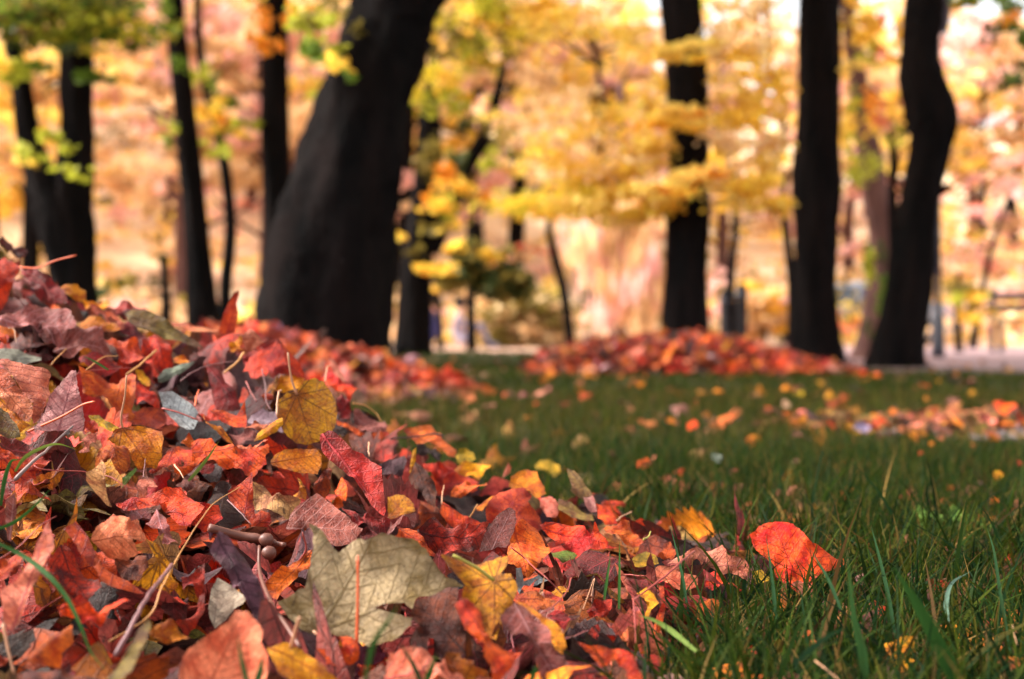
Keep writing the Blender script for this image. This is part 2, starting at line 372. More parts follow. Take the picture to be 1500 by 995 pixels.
def hero(t, kind, pal, poly, base, tip, f=.55, side=0, lift=.012, fold=None, crump=None, label=None, stalk=None, smat='red', sw=.0011, holes=0, jit=None):
    rr = random.Random(ord(t)*7919+poly[0][0]*31+poly[0][1]*17+poly[1][0]*7)
    Q = [tp(t, *p) for p in poly]; bx = tp(t, *base); tx = tp(t, *tip)
    cx, cy = sum(q[0] for q in Q)/len(Q), sum(q[1] for q in Q)/len(Q)
    low = max(Q, key=lambda q: q[1]); A0 = hit(low[0], min(low[1], 1010), lift)
    cdir = (Vector((0, 0, CAMH))-A0).normalized()
    n = (cdir*f+Vector((0, 0, 1))*(1-f)+Vector((1, 0, 0))*side).normalized()
    def onpl(q):
        d = Vector(((q[0]-750)/F, 1, -(q[1]-HY)/F)); o = Vector((0, 0, CAMH))
        return o+d*((A0-o).dot(n)/d.dot(n))
    Wp = [onpl(q) for q in Q]; b3, t3 = onpl(bx), onpl(tx); L = (t3-b3).length
    ex, ey, nz = frame(n, t3-b3)
    P2 = [((p-b3).dot(ex)/L, (p-b3).dot(ey)/L) for p in Wp]
    ar = sum(P2[i][0]*P2[(i+1) % len(P2)][1]-P2[(i+1) % len(P2)][0]*P2[i][1] for i in range(len(P2)))
    if ar < 0: P2 = P2[::-1]
    if crump is None: crump = {'c': .07, 'p': .042, 's': .028, 'o': .022, 't': .018, 'r': .045}[kind]
    if fold is None: fold = rr.choice((-1, 1))*{'c': .15, 'p': .08, 's': .08, 'o': .3, 't': .5, 'r': .35}[kind]
    if jit is None: jit = {'c': .012, 'p': .008, 's': .009, 'o': .003, 't': .003, 'r': .007}[kind]
    V3, T, V2 = leaf_mesh(P2, rr, rr.uniform(-.9, .9)*(0 if crump < .0201 else 1), fold, crump, 22 if L > .05 else 15, jit, holes)
    V3[:, 2] -= V3[:, 2].mean()
    W = np.array(b3)+L*(V3[:, :1]*np.array(ex)+V3[:, 1:2]*np.array(ey)+V3[:, 2:]*np.array(nz))
    st = None
    if stalk:
        d0 = b3.y; sp_ = []
        for i, s in enumerate(stalk):
            q = tp(t, *s); dd = d0-.004-.004*i; sp_.append(tuple(at(q[0], q[1], dd)))
        st = (sp_, sw)
    size = max(max(q[0] for q in Q)-min(q[0] for q in Q), max(q[1] for q in Q)-min(q[1] for q in Q))
    HP.append(Q)
    return finish_leaf(kind, W, T, leaf_attrs(V2, pal, 1.0 if kind == 'p' else 0.0, rr, .05), b3, st, smat, [cx, cy, size, pal, kind, label, 'heap'])
HP = []
H = hero
# --- tile A: upper left
H('A','p','red',[(-60,180),(0,120),(30,80),(80,140),(140,200),(130,260),(100,330),(60,440),(10,520),(-60,560)],(140,205),(-60,400),.7,label='red lobed leaf atop the heap at the left edge, its orange stalk pointing right',stalk=[(140,205),(270,212),(400,160),(555,120)],smat='orange',sw=.0014)
H('A','c','maroon',[(0,10),(40,60),(140,150),(210,120),(190,90),(100,60),(20,-10)],(0,10),(210,120),.6)
H('A','p','crimson',[(150,215),(260,220),(350,270),(400,320),(440,370),(490,440),(500,490),(430,480),(360,460),(300,440),(250,420),(230,330),(190,260)],(150,220),(500,480),.6,stalk=[(150,220),(300,310),(350,390),(362,450)],smat='red')
H('A','c','mauve',[(-40,590),(80,530),(180,495),(280,475),(350,455),(430,475),(500,490),(520,560),(550,640),(555,670),(490,680),(470,740),(430,755),(380,730),(320,700),(300,680),(280,640),(200,680),(150,690),(60,660),(-20,640)],(0,600),(555,670),.6,lift=.02,label='broad mauve leaf draped like a cloth over the crest of the heap at left')
H('A','s','amber',[(440,350),(470,330),(520,340),(560,340),(620,380),(625,440),(580,460),(530,430),(480,400),(450,390)],(625,440),(440,350),.65)
H('A','c','gold',[(600,440),(700,450),(760,430),(790,430),(800,470),(750,520),(700,550),(640,520),(620,480)],(600,480),(800,440),.5)
H('A','s','amber',[(560,680),(590,610),(640,560),(740,560),(780,600),(840,610),(880,660),(800,680),(700,670),(620,690)],(560,680),(880,660),.6,lift=.02,label='ruffled amber leaf just right of the broad draped mauve leaf')
H('A','c','ember',[(750,510),(800,460),(900,450),(960,470),(1040,500),(1085,540),(1000,560),(900,580),(820,570)],(750,510),(1085,540),.5)
H('A','t','olive',[(910,540),(960,520),(1060,520),(1150,560),(1250,620),(1330,670),(1430,740),(1492,790),(1380,770),(1250,740),(1100,690),(980,640),(930,600)],(910,550),(1492,790),.6,lift=.022,fold=.25,label='long olive-brown leaf lying across the crest, folded along its midrib')
H('A','t','peach',[(1120,550),(1180,550),(1300,590),(1400,610),(1530,650),(1650,670),(1500,695),(1400,700),(1330,680),(1250,620),(1180,580)],(1120,550),(1650,670),.5,label='long peach-tan leaf on the crest behind the olive-brown one')
H('A','c','pink',[(640,530),(740,520),(820,570),(900,590),(910,630),(880,650),(840,600),(770,570),(700,560)],(640,530),(910,630),.55)
H('A','c','mauve',[(480,700),(600,680),(720,690),(740,740),(840,800),(820,850),(700,830),(600,850),(520,830),(430,800),(380,780),(430,740)],(400,780),(840,800),.5)
H('A','c','rose',[(750,740),(820,710),(920,750),(1000,730),(1050,790),(1030,850),(1060,900),(960,930),(880,890),(840,820)],(750,740),(1060,900),.55)
H('A','c','red',[(1040,760),(1110,710),(1180,740),(1250,830),(1260,900),(1230,960),(1100,930),(1040,880),(1080,860),(1030,830)],(1110,710),(1230,960),.55)
H('A','s','amber',[(1260,870),(1340,850),(1385,900),(1370,925),(1290,915)],(1260,880),(1385,905),.5)
H('A','o','sage',[(-30,800),(100,790),(250,830),(300,880),(300,910),(140,925),(60,880),(-30,870)],(300,900),(-30,830),.45,lift=0,label='dull sage-grey mottled leaf at the left edge above the large pink leaf')
H('A','c','orange',[(-20,660),(50,710),(50,745),(-20,760)],(-20,700),(50,730),.5)
H('A','c','crimson',[(570,860),(700,850),(820,870),(900,900),(860,960),(700,980),(600,950)],(570,880),(900,930),.4,lift=.0)
# --- tile B
H('B','s','pink',[(-60,-70),(150,-60),(320,-20),(385,20),(365,100),(375,180),(350,220),(330,300),(280,400),(240,420),(230,350),(240,280),(160,180),(60,30)],(-60,-70),(260,420),.7,lift=.016,label='large smooth pink leaf at the left edge, the biggest pink one there')
H('B','s','peach',[(-60,0),(50,10),(110,90),(170,170),(235,260),(235,340),(210,390),(120,360),(80,290),(0,220),(-60,180)],(-60,60),(225,380),.6,lift=.026,label='peach leaf half with dark branching veins against the large smooth pink leaf')
H('B','s','palepink',[(520,0),(555,10),(565,100),(590,230),(610,300),(620,360),(600,460),(480,450),(350,470),(250,460),(280,420),(330,290),(370,200),(440,90)],(420,470),(545,0),.7,lift=.03,fold=.12,label='pointed pale mauve-pink leaf standing right of the large smooth pink leaf',stalk=[(205,460),(450,350),(600,265),(690,240)],smat='orange',sw=.0014)
H('B','s','amber',[(-20,200),(40,240),(90,330),(150,370),(225,410),(180,440),(150,470),(80,490),(-20,490)],(-20,210),(200,440),.55,lift=.035)
H('B','o','olive',[(-30,250),(60,300),(120,400),(150,475),(60,500),(-30,510)],(-30,260),(150,480),.55,lift=.045)
H('B','c','salmon',[(570,60),(640,50),(720,20),(860,60),(870,20),(960,10),(1000,60),(990,200),(960,260),(990,300),(950,360),(830,310),(780,250),(700,210),(600,220)],(880,60),(830,310),.6,holes=2)
H('B','c','red',[(1000,100),(1100,140),(1170,220),(1175,280),(1080,280),(1000,270),(980,200)],(1000,100),(1175,280),.5)
H('B','s','yellow',[(980,10),(1040,20),(1095,90),(1090,130),(1020,90)],(980,10),(1095,120),.5)
H('B','s','rose',[(960,330),(1040,290),(1180,290),(1215,340),(1200,410),(1150,440),(1060,420),(960,410)],(960,370),(1215,350),.6)
H('B','p','amber',[(780,500),(840,440),(960,430),(1100,440),(1190,480),(1200,540),(1180,640),(1140,700),(1060,690),(1020,720),(960,660),(920,580),(850,540)],(890,430),(1100,720),.65,lift=.02,label='amber lobed leaf with fanning reddish veins, left of the blue-grey oval leaf',stalk=[(893,430),(882,350),(910,200),(922,50)],smat='cream',sw=.0013)
H('B','t','oliveyellow',[(640,330),(720,330),(830,400),(880,430),(820,450),(780,480),(720,430),(680,400)],(640,330),(870,440),.55)
H('B','c','orange',[(615,400),(690,370),(715,400),(715,450),(640,470),(615,490)],(615,480),(715,380),.6)
H('B','p','pink',[(590,520),(640,480),(720,460),(700,530),(650,560),(655,600),(570,600),(620,560)],(720,460),(570,600),.6)
H('B','c','salmon',[(740,590),(800,550),(900,570),(950,620),(945,720),(880,790),(830,740),(790,680),(720,700),(670,720),(690,650)],(800,550),(890,790),.6)
H('B','o','bluegrey',[(1150,190),(1260,165),(1340,200),(1440,300),(1420,350),(1440,380),(1410,460),(1360,460),(1300,420),(1240,350),(1190,290)],(1410,470),(1150,190),.65,lift=.02,fold=-.15,label='flat blue-grey oval leaf in the middle of the left half of the heap',stalk=[(1180,290),(1300,320),(1440,375)],smat='red')
H('B','o','sage',[(1150,60),(1190,10),(1270,-30),(1420,-40),(1370,0),(1280,60),(1190,100),(1150,100)],(1150,90),(1420,-40),.55,label='rolled sage-grey leaf directly above the blue-grey oval leaf')
H('B','o','tan',[(735,645),(770,700),(770,760),(775,850),(810,1000),(770,990),(690,910),(640,850),(640,780),(680,720),(720,680)],(800,1000),(735,645),.7,lift=.03,fold=.5,label='small cream-tan leaf curled like a boat above the crinkled orange-tan one')
H('B','p','orange',[(1190,640),(1260,590),(1330,560),(1420,560),(1492,600),(1500,680),(1420,740),(1330,780),(1270,760),(1260,700),(1180,710),(1100,740),(1080,720)],(1260,600),(1500,690),.55,holes=1)
H('B','c','salmon',[(1310,550),(1380,480),(1420,520),(1450,540),(1380,560)],(1310,550),(1450,540),.55,lift=.02)
H('B','c','rose',[(-20,630),(120,640),(200,620),(280,600),(380,640),(340,710),(260,760),(270,810),(200,860),(340,920),(370,950),(250,930),(120,950),(110,830),(60,780),(-20,780)],(-20,700),(370,940),.55,lift=.005)
H('B','o','leafgreen',[(890,800),(990,715),(1000,730),(950,800),(890,870)],(890,860),(1000,718),.6,lift=.03,label='single fresh green pointed leaf tip between the cream-tan curled leaf and red leaves')
H('B','c','pink',[(990,860),(1030,800),(1120,810),(1150,880),(1080,870),(1040,920)],(990,860),(1150,880),.6)
H('B','c','mauve',[(1290,840),(1370,780),(1430,830),(1420,870),(1360,890),(1280,860)],(1290,850),(1430,850),.6,lift=.02)
H('F','p','orangered',[(610,60),(700,10),(850,0),(960,-30),(1010,30),(1030,70),(1085,110),(1060,160),(1010,200),(950,190),(900,120),(840,60),(760,80),(660,100)],(700,20),(1060,180),.6,lift=.012,label='fiery orange-red crinkled leaf at the upper end of the long golden straw')
H('B','c','maroon',[(0,540),(200,520),(450,510),(560,560),(400,620),(120,640),(0,620)],(0,580),(560,560),.3,lift=-.005)  # dark leaf shape painted in where the gap holds only deep shadow
# --- tile C
H('C','t','rose',[(195,335),(230,220),(270,120),(310,50),(345,25),(350,60),(330,130),(345,190),(330,270),(320,335),(260,350)],(260,350),(345,25),.85,lift=.02,fold=.3,label='narrow rose-red leaf standing upright on the crest of the heap')
H('C','s','pink',[(380,345),(430,300),(480,350),(530,400),(520,440),(430,470),(395,460),(380,400)],(530,400),(380,350),.75,lift=.015,label='small smooth pink leaf on the crest right of the upright rose-red leaf')
H('C','p','orangered',[(350,590),(400,500),(440,450),(520,420),(630,395),(700,470),(800,540),(840,600),(870,640),(780,650),(650,640),(600,700),(560,660),(530,640),(480,700),(440,690),(420,640),(400,600)],(640,400),(480,700),.65,lift=.02,label='ragged orange-red lobed leaf behind and above the round ochre leaf')
H('C','c','amber',[(270,430),(310,400),(370,370),(375,430),(310,470)],(270,440),(375,380),.5)
H('C','s','gold',[(620,700),(650,650),(740,645),(830,670),(780,750),(680,770),(620,750)],(820,680),(620,740),.6)
H('C','p','ochre',[(640,820),(700,770),(770,760),(820,690),(900,665),(960,690),(1010,760),(1050,830),(1065,920),(1050,1010),(1020,1070),(960,1110),(850,1150),(760,1140),(700,1090),(640,1000),(620,900)],(770,785),(890,1150),.85,lift=.02,fold=.03,crump=.01,label='round ochre leaf with dark veins facing the camera, the flattest on the heap',stalk=[(770,785),(728,660),(705,480)],smat='cream',sw=.0015)
H('C','p','vivid',[(940,640),(1010,590),(1060,660),(1130,700),(1215,740),(1170,790),(1150,850),(1110,780),(1040,750),(990,730)],(940,640),(1215,745),.6,label='vivid orange leaf with pointed tip right of the round ochre leaf')
H('C','t','pink',[(1000,510),(1040,520),(1080,600),(1135,700),(1070,670),(1020,590)],(1000,510),(1135,700),.6)
H('C','o','crimson',[(110,600),(200,580),(250,700),(330,780),(370,890),(310,900),(190,890),(150,780),(130,680)],(120,600),(360,900),.6,lift=.01)
H('C','o','orange',[(130,890),(240,890),(330,930),(390,870),(405,960),(400,1020),(330,1020),(220,970)],(130,890),(405,1010),.6,lift=.02)
H('C','r','orange',[(510,800),(540,765),(590,780),(600,820),(540,835)],(510,800),(600,810),.7,lift=.015)
H('C','c','mauve',[(1170,940),(1240,910),(1340,920),(1400,950),(1430,1030),(1390,1080),(1300,1090),(1220,1060)],(1170,960),(1430,1040),.5)
H('C','c','crimson',[(1050,830),(1100,780),(1140,830),(1170,880),(1160,960),(1080,960)],(1100,780),(1110,960),.6)
# --- tile D
H('D','s','orange',[(0,250),(60,210),(150,200),(200,260),(300,260),(350,290),(480,270),(560,230),(570,280),(540,340),(550,400),(500,440),(460,500),(390,480),(350,440),(270,430),(200,420),(150,380),(60,410),(0,420)],(20,330),(560,240),.65,lift=.022,label='orange and yellow blotched leaf with saw-toothed edge left of the golden veined leaf')
H('D','c','peach',[(320,255),(430,255),(540,225),(560,240),(480,270),(410,300),(350,285)],(320,260),(560,235),.5,lift=.032)
H('D','s','amber',[(580,370),(610,330),(690,290),(800,285),(910,285),(950,330),(955,400),(930,450),(920,475),(820,465),(730,450),(630,420),(580,395)],(585,385),(930,330),.8,lift=.022,fold=.05,crump=.01,label='golden amber leaf with fine dark veins just below the round ochre leaf')
H('D','t','yellow',[(455,235),(480,180),(540,130),(620,75),(665,60),(670,110),(620,160),(530,210)],(455,235),(668,80),.7,lift=.02)
H('D','c','peach',[(380,160),(430,100),(480,70),(560,90),(600,100),(540,140),(470,170)],(380,160),(600,95),.5)
H('D','o','lavender',[(410,90),(440,50),(530,25),(620,45),(690,90),(700,140),(660,155),(560,110),(480,100)],(410,90),(700,140),.55,label='pale lavender leaf half hidden below left of the round ochre leaf')
H('D','t','amber',[(95,30),(100,90),(140,110),(210,120),(260,170),(315,245),(260,230),(180,160),(110,110),(85,60)],(95,30),(315,245),.65,lift=.018)
H('D','c','mauve',[(260,170),(400,165),(480,180),(450,240),(330,250)],(260,190),(480,190),.4,lift=.004)
H('D','o','crimson',[(940,180),(1000,150),(1060,180),(1130,240),(1180,300),(1250,310),(1310,370),(1390,440),(1400,560),(1410,640),(1420,740),(1400,780),(1340,720),(1270,620),(1220,550),(1140,460),(1030,380),(980,340),(945,270)],(950,170),(1415,760),.65,lift=.024,fold=.15,label='long crimson leaf with pale midrib slanting down right from the round ochre leaf')
H('D','t','orange',[(1050,80),(1130,110),(1200,150),(1300,190),(1440,180),(1440,205),(1330,230),(1240,200),(1150,140),(1060,110)],(1050,90),(1440,190),.5,lift=.015)
H('D','t','rose',[(940,150),(1000,60),(1010,-20),(1035,30),(1050,90),(1020,150),(980,170)],(960,160),(1010,-20),.8,lift=.025)
H('D','s','mauve',[(690,860),(720,780),(800,700),(920,620),(980,650),(1040,690),(1110,760),(1250,880),(1210,920),(1190,960),(1050,1000),(960,990),(900,920),(860,860),(760,870)],(690,860),(1240,890),.65,lift=.024,fold=-.2,label='mauve leaf with pale ribs arched above the large grey-green leaf')
H('D','c','rust',[(890,540),(960,460),(1010,400),(1025,430),(1020,560),(960,630),(910,620),(880,580)],(1015,400),(910,620),.65)
H('D','r','ochre',[(770,500),(800,510),(850,590),(840,640),(790,670),(730,640),(780,610),(790,560)],(770,500),(760,650),.6,lift=.014)
H('D','c','tan',[(450,520),(520,520),(570,560),(600,620),(660,650),(760,650),(800,670),(760,740),(690,800),(560,790),(500,750),(460,700),(450,620)],(450,530),(760,740),.6,lift=.014,label='crumpled tan and salmon leaf left of the arched mauve leaf')
H('D','s','rose',[(270,590),(420,490),(445,450),(445,560),(450,650),(470,790),(440,830),(380,760),(300,690),(270,640)],(380,800),(445,450),.75,lift=.02)
H('D','p','orangered',[(-20,690),(60,680),(200,690),(230,800),(170,850),(90,900),(60,850),(-20,840)],(-20,700),(200,820),.6)
H('D','c','crimson',[(1080,700),(1190,750),(1300,790),(1450,790),(1450,840),(1400,900),(1320,890),(1280,850),(1200,850),(1130,780)],(1080,700),(1450,830),.5)
H('D','c','maroon',[(1290,850),(1400,800),(1470,850),(1400,970),(1250,960),(1230,890)],(1290,850),(1400,970),.5,lift=.0)
# --- tile E
H('E','s','purple',[(0,400),(60,360),(160,340),(180,380),(150,470),(80,480),(-40,470),(-60,420)],(-50,440),(175,350),.6)
H('E','s','salmon',[(150,150),(220,130),(300,120),(350,95),(380,130),(420,180),(440,230),(500,270),(540,300),(530,350),(480,340),(400,270),(330,240),(250,240),(190,190)],(180,160),(540,340),.6,lift=.014,label='bright salmon leaf on the crest above a dark budded stalk')
H('E','s','oliveyellow',[(530,340),(560,290),(610,280),(660,310),(680,370),(600,400),(550,390)],(550,390),(660,310),.65)
H('E','p','yellow',[(520,440),(580,390),(690,380),(740,400),(800,420),(750,450),(700,510),(640,480),(560,470)],(540,450),(800,420),.6,lift=.02,label='bright yellow star-shaped leaf on the right shoulder of the heap')
H('E','c','red',[(290,380),(400,410),(520,420),(540,450),(450,500),(430,540),(350,470),(310,430)],(290,380),(540,450),.6)
H('E','o','brown',[(190,480),(240,380),(300,430),(380,520),(400,600),(385,740),(330,690),(290,600),(220,560)],(240,390),(385,740),.65,lift=.016)
H('E','t','yellow',[(225,300),(245,280),(245,340),(240,400),(215,460),(195,460),(205,380)],(240,280),(205,460),.8,lift=.026)
H('E','c','dark',[(250,270),(310,240),(370,280),(430,330),(420,380),(340,330),(280,340),(250,320)],(250,290),(430,350),.55)
H('E','c','salmon',[(500,620),(530,560),(520,500),(580,500),(660,540),(740,550),(760,520),(770,560),(640,620),(580,650),(500,660)],(500,640),(770,530),.6)
H('E','s','amber',[(690,700),(760,650),(800,620),(830,640),(760,700),(730,740),(690,740)],(690,730),(820,630),.6)
H('E','s','amber',[(930,500),(990,460),(1060,440),(1130,460),(1150,520),(1180,560),(1190,610),(1120,640),(1070,590),(980,580),(920,560)],(930,530),(1190,610),.55,lift=.016)
H('E','s','oliveyellow',[(1110,400),(1150,365),(1230,365),(1290,410),(1300,460),(1250,490),(1180,440),(1120,430)],(1110,400),(1300,460),.6)
H('E','c','orange',[(1300,410),(1360,420),(1350,460),(1310,470)],(1300,440),(1360,430),.6)
H('K','t','olive',[(490,310),(530,330),(600,420),(650,500),(655,535),(590,505),(540,480),(510,470),(520,430),(500,370)],(500,310),(650,535),.65,lift=.02,label='folded olive-brown leaf forming the last peak of the crest at right')
H('E','p','rose',[(750,740),(790,660),(860,600),(950,580),(1040,590),(1090,640),(1060,680),(1140,760),(1165,830),(1130,870),(1060,880),(980,870),(850,850),(760,820)],(950,690),(780,840),.7,lift=.014,label='round rose-red leaf with fanning pleats behind the upright mauve oval leaf')
H('E','o','mauve',[(715,1000),(740,920),(800,820),(860,750),(930,712),(970,740),(978,800),(960,890),(925,960),(905,1010),(840,1000),(760,1030),(700,1040)],(790,1040),(950,715),.8,lift=.035,fold=.05,crump=.008,label='upright mauve oval leaf with fine net veins right of the large grey-green leaf')
H('H','c','salmon',[(880,-10),(950,-80),(1040,-60),(1110,60),(1140,150),(1070,220),(1030,260),(990,315),(920,260),(850,230),(860,120)],(900,-20),(990,315),.65,lift=.014,label='salmon-red crumpled leaf right of the upright mauve oval leaf')
H('E','s','pink',[(1150,640),(1220,620),(1290,690),(1270,790),(1200,780),(1150,720)],(1150,650),(1270,790),.6)
H('K','t','olive',[(440,480),(500,500),(560,540),(630,570),(640,600),(560,610),(450,590),(440,540)],(440,500),(640,590),.6)
H('K','p','orangered',[(340,640),(420,620),(500,620),(560,640),(620,690),(640,640),(680,690),(770,760),(690,770),(620,775),(560,800),(520,780),(470,750),(400,700)],(350,650),(770,760),.6,lift=.018,label='wide orange-red leaf with a dark hole on the right slope of the heap',holes=2)
H('K','s','orange',[(650,520),(700,540),(740,580),(770,620),(700,640),(660,600)],(650,530),(770,620),.6)
H('K','c','salmon',[(690,650),(760,640),(830,610),(850,660),(880,690),(910,740),(850,750),(780,720),(720,690)],(690,660),(910,735),.55)
H('K','o','palepink',[(580,490),(630,470),(645,500),(655,560),(620,560),(590,530)],(620,560),(625,470),.7,lift=.028)
H('E','o','orange',[(420,760),(440,690),(520,740),(620,790),(760,850),(690,880),(600,850),(540,860),(480,820)],(430,700),(760,850),.6,lift=.018,stalk=[(560,860),(640,780),(695,690)],smat='gold')
H('E','c','ember',[(250,900),(380,820),(480,830),(560,870),(690,870),(780,850),(760,900),(720,990),(650,1030),(450,1050),(330,980),(280,920)],(260,900),(740,960),.6,lift=.008,label='scorched red crusty leaf between the orange half leaf and upright mauve oval')
H('E','r','mauve',[(20,940),(60,860),(110,800),(200,770),(250,740),(260,770),(240,850),(190,790),(150,800),(110,860),(60,920)],(20,940),(255,750),.6,lift=.03)
H('E','c','orange',[(30,960),(110,900),(120,840),(200,840),(250,860),(290,930),(350,1000),(430,1060),(300,1060),(150,990)],(120,850),(420,1060),.65,lift=.012)
H('E','s','ochre',[(40,640),(110,610),(160,620),(230,690),(240,740),(120,780),(40,800)],(40,790),(180,620),.65,lift=.008)
H('E','t','pink',[(875,500),(900,430),(920,385),(940,420),(930,460)],(880,500),(922,385),.8)
H('H','o','leafgreen',[(1140,145),(1190,120),(1270,125),(1330,150),(1300,185),(1220,195),(1170,175)],(1140,150),(1335,155),.5,lift=.014,label='small flat green leaf at the foot of the salmon-red crumpled leaf')
# --- tile F
H('F','c','peach',[(495,270),(550,130),(600,85),(660,120),(700,160),(740,140),(800,230),(780,260),(700,270),(740,330),(680,360),(620,350),(560,350),(520,310)],(510,280),(790,230),.7,lift=.016,label='crinkled orange-tan leaf with brown veins left of the fiery orange-red leaf')
H('F','c','brown',[(600,370),(700,360),(760,300),(790,400),(740,480),(640,450)],(600,370),(760,470),.5,lift=.0)  # brown leaf shape standing for the shade below the crinkled leaf
H('F','c','mauve',[(770,160),(830,80),(880,130),(900,190),(945,280),(900,350),(860,330),(870,250),(800,180)],(830,80),(900,350),.6,lift=.014)
H('F','o','pink',[(0,520),(90,460),(130,400),(180,330),(230,200),(260,150),(275,230),(290,300),(240,380),(180,480),(140,570),(100,700),(60,750),(15,700),(10,600)],(60,750),(262,150),.7,lift=.022,fold=.4,label='long dusty pink curled leaf near the left edge, its tip pointing up',stalk=[(15,700),(45,850),(75,965)],smat='cream',sw=.0013)
H('F','c','rose',[(-20,370),(60,340),(110,300),(130,350),(90,430),(20,480),(-20,500)],(-20,440),(120,310),.6,lift=.01)
H('F','o','rose',[(370,170),(400,140),(440,190),(490,290),(530,370),(580,420),(660,450),(770,520),(700,520),(600,520),(540,500),(500,410),(420,330),(380,250),(340,200)],(390,150),(770,520),.65,lift=.022,fold=.35)
H('F','c','ember',[(200,480),(260,390),(320,310),(380,330),(480,420),(540,520),(460,560),(350,540),(240,520)],(320,310),(460,560),.55,lift=.005)
H('F','c','orangered',[(300,600),(420,560),(500,620),(580,600),(640,560),(700,570),(600,640),(520,700),(480,740),(460,690),(400,640),(320,640)],(300,610),(690,570),.6,lift=.012)
H('F','t','salmon',[(150,890),(250,800),(380,715),(390,800),(330,850),(320,900),(200,920),(145,920)],(150,900),(385,725),.6,lift=.015,label='narrow salmon leaf with pale curled rim in the dark lower left hollow')
H('F','s','brown',[(90,960),(160,930),(350,960),(540,990),(540,1030),(90,1030)],(90,990),(540,1000),.5)
H('F','c','amber',[(790,740),(840,700),(910,690),(960,740),(1010,780),(960,795),(860,795),(800,780)],(790,760),(1010,780),.65,lift=.014,label='small amber crumpled leaf right of the mauve bark-covered twig')
H('F','c','red',[(950,450),(1000,460),(1050,420),(1085,400),(1085,640),(980,730),(930,690),(1040,640),(1060,560),(1020,500),(970,510)],(960,460),(960,710),.6,lift=.012)
H('F','c','maroon',[(850,600),(920,500),(1000,600),(990,700),(870,670)],(920,500),(920,690),.5,lift=0)
H('F','t','olive',[(540,1010),(620,930),(740,720),(790,660),(800,700),(760,820),(700,960),(620,1020)],(560,1010),(795,670),.75,lift=.045,label='blurred olive-brown leaf strip crossing the bottom edge left of the pink ribbed leaf')
H('F','t','mauve',[(30,50),(80,0),(90,110),(60,270),(40,260)],(50,270),(75,0),.75,lift=.025)
H('F','c','rose',[(-20,860),(30,870),(45,900),(-20,950)],(-20,900),(45,890),.6)
# --- tile G
H('G','r','purple',[(120,150),(190,40),(250,60),(310,130),(400,220),(460,330),(520,540),(520,640),(490,660),(440,600),(400,500),(330,420),(250,300),(160,220)],(180,60),(505,650),.65,lift=.024,fold=-.3,label='purple-brown leathery rolled leaf left of the large grey-green leaf')
H('G','o','beige',[(135,380),(180,305),(260,350),(340,420),(380,460),(350,500),(290,520),(220,600),(160,650),(125,580),(120,460)],(150,640),(190,310),.65,lift=.02,fold=.1,label='smooth grey-beige leaf left of the purple-brown rolled leaf')
H('G','s','peach',[(-93,930),(-30,800),(80,720),(150,680),(250,600),(300,520),(380,520),(440,590),(500,680),(490,760),(545,850),(540,930),(510,1030),(-93,1030)],(120,1030),(350,520),.75,lift=.03,fold=.08,label='large salmon-pink ribbed leaf at the bottom edge left of the bright yellow leaf')
H('G','c','purple',[(510,640),(580,610),(640,640),(635,740),(560,760),(500,700)],(510,650),(630,740),.6,lift=.01)
H('G','s','yellow',[(510,760),(560,770),(640,760),(720,790),(800,830),(870,890),(920,950),(1000,995),(1000,1030),(700,1030),(600,960),(550,860)],(520,765),(1000,1020),.7,lift=.032,label='bright yellow saw-toothed leaf at the bottom edge with a pale stalk standing up',stalk=[(680,775),(705,670),(735,575)],smat='cream',sw=.0016)
H('G','p','orange',[(1000,690),(1060,710),(1110,740),(1140,790),(1140,850),(1080,890),(1000,920),(920,890),(880,840),(850,790),(960,790),(1030,780)],(1125,750),(880,850),.65,lift=.022,label='small orange leaf below the grey-green leaf with a tall upright stalk',stalk=[(1122,750),(1130,450),(1130,160)],smat='orange',sw=.0013)
H('G','r','salmon',[(500,340),(600,260),(690,200),(740,190),(790,140),(820,130),(800,250),(730,265),(700,330),(620,390),(580,450),(520,400)],(815,135),(530,420),.65,lift=.024,label='salmon leaf with upturned lip touching the left side of the large grey-green leaf',stalk=[(735,190),(780,110),(755,0)],smat='red')
H('G','p','greygreen',[(580,470),(700,400),(770,370),(790,260),(830,110),(830,20),(800,-40),(850,-30),(910,30),(960,100),(1000,130),(1060,90),(1140,60),(1180,80),(1240,60),(1290,40),(1396,60),(1496,60),(1596,110),(1636,170),(1736,290),(1856,350),(1736,360),(1636,420),(1546,430),(1496,530),(1446,480),(1300,485),(1240,500),(1396,560),(1496,590),(1490,640),(1360,740),(1290,745),(1200,755),(1050,690),(870,640),(800,660),(740,640),(640,540)],(860,640),(1800,330),.72,lift=.03,fold=.06,crump=.02,label='large grey-green maple leaf, the biggest leaf of the heap, at the bottom centre',stalk=[(830,670),(910,735),(1000,785)],smat='cream')
H('H','c','pink',[(0,940),(50,810),(150,830),(300,850),(400,880),(450,950),(560,980),(750,960),(780,1040),(0,1040)],(10,960),(760,1000),.6,lift=.02)
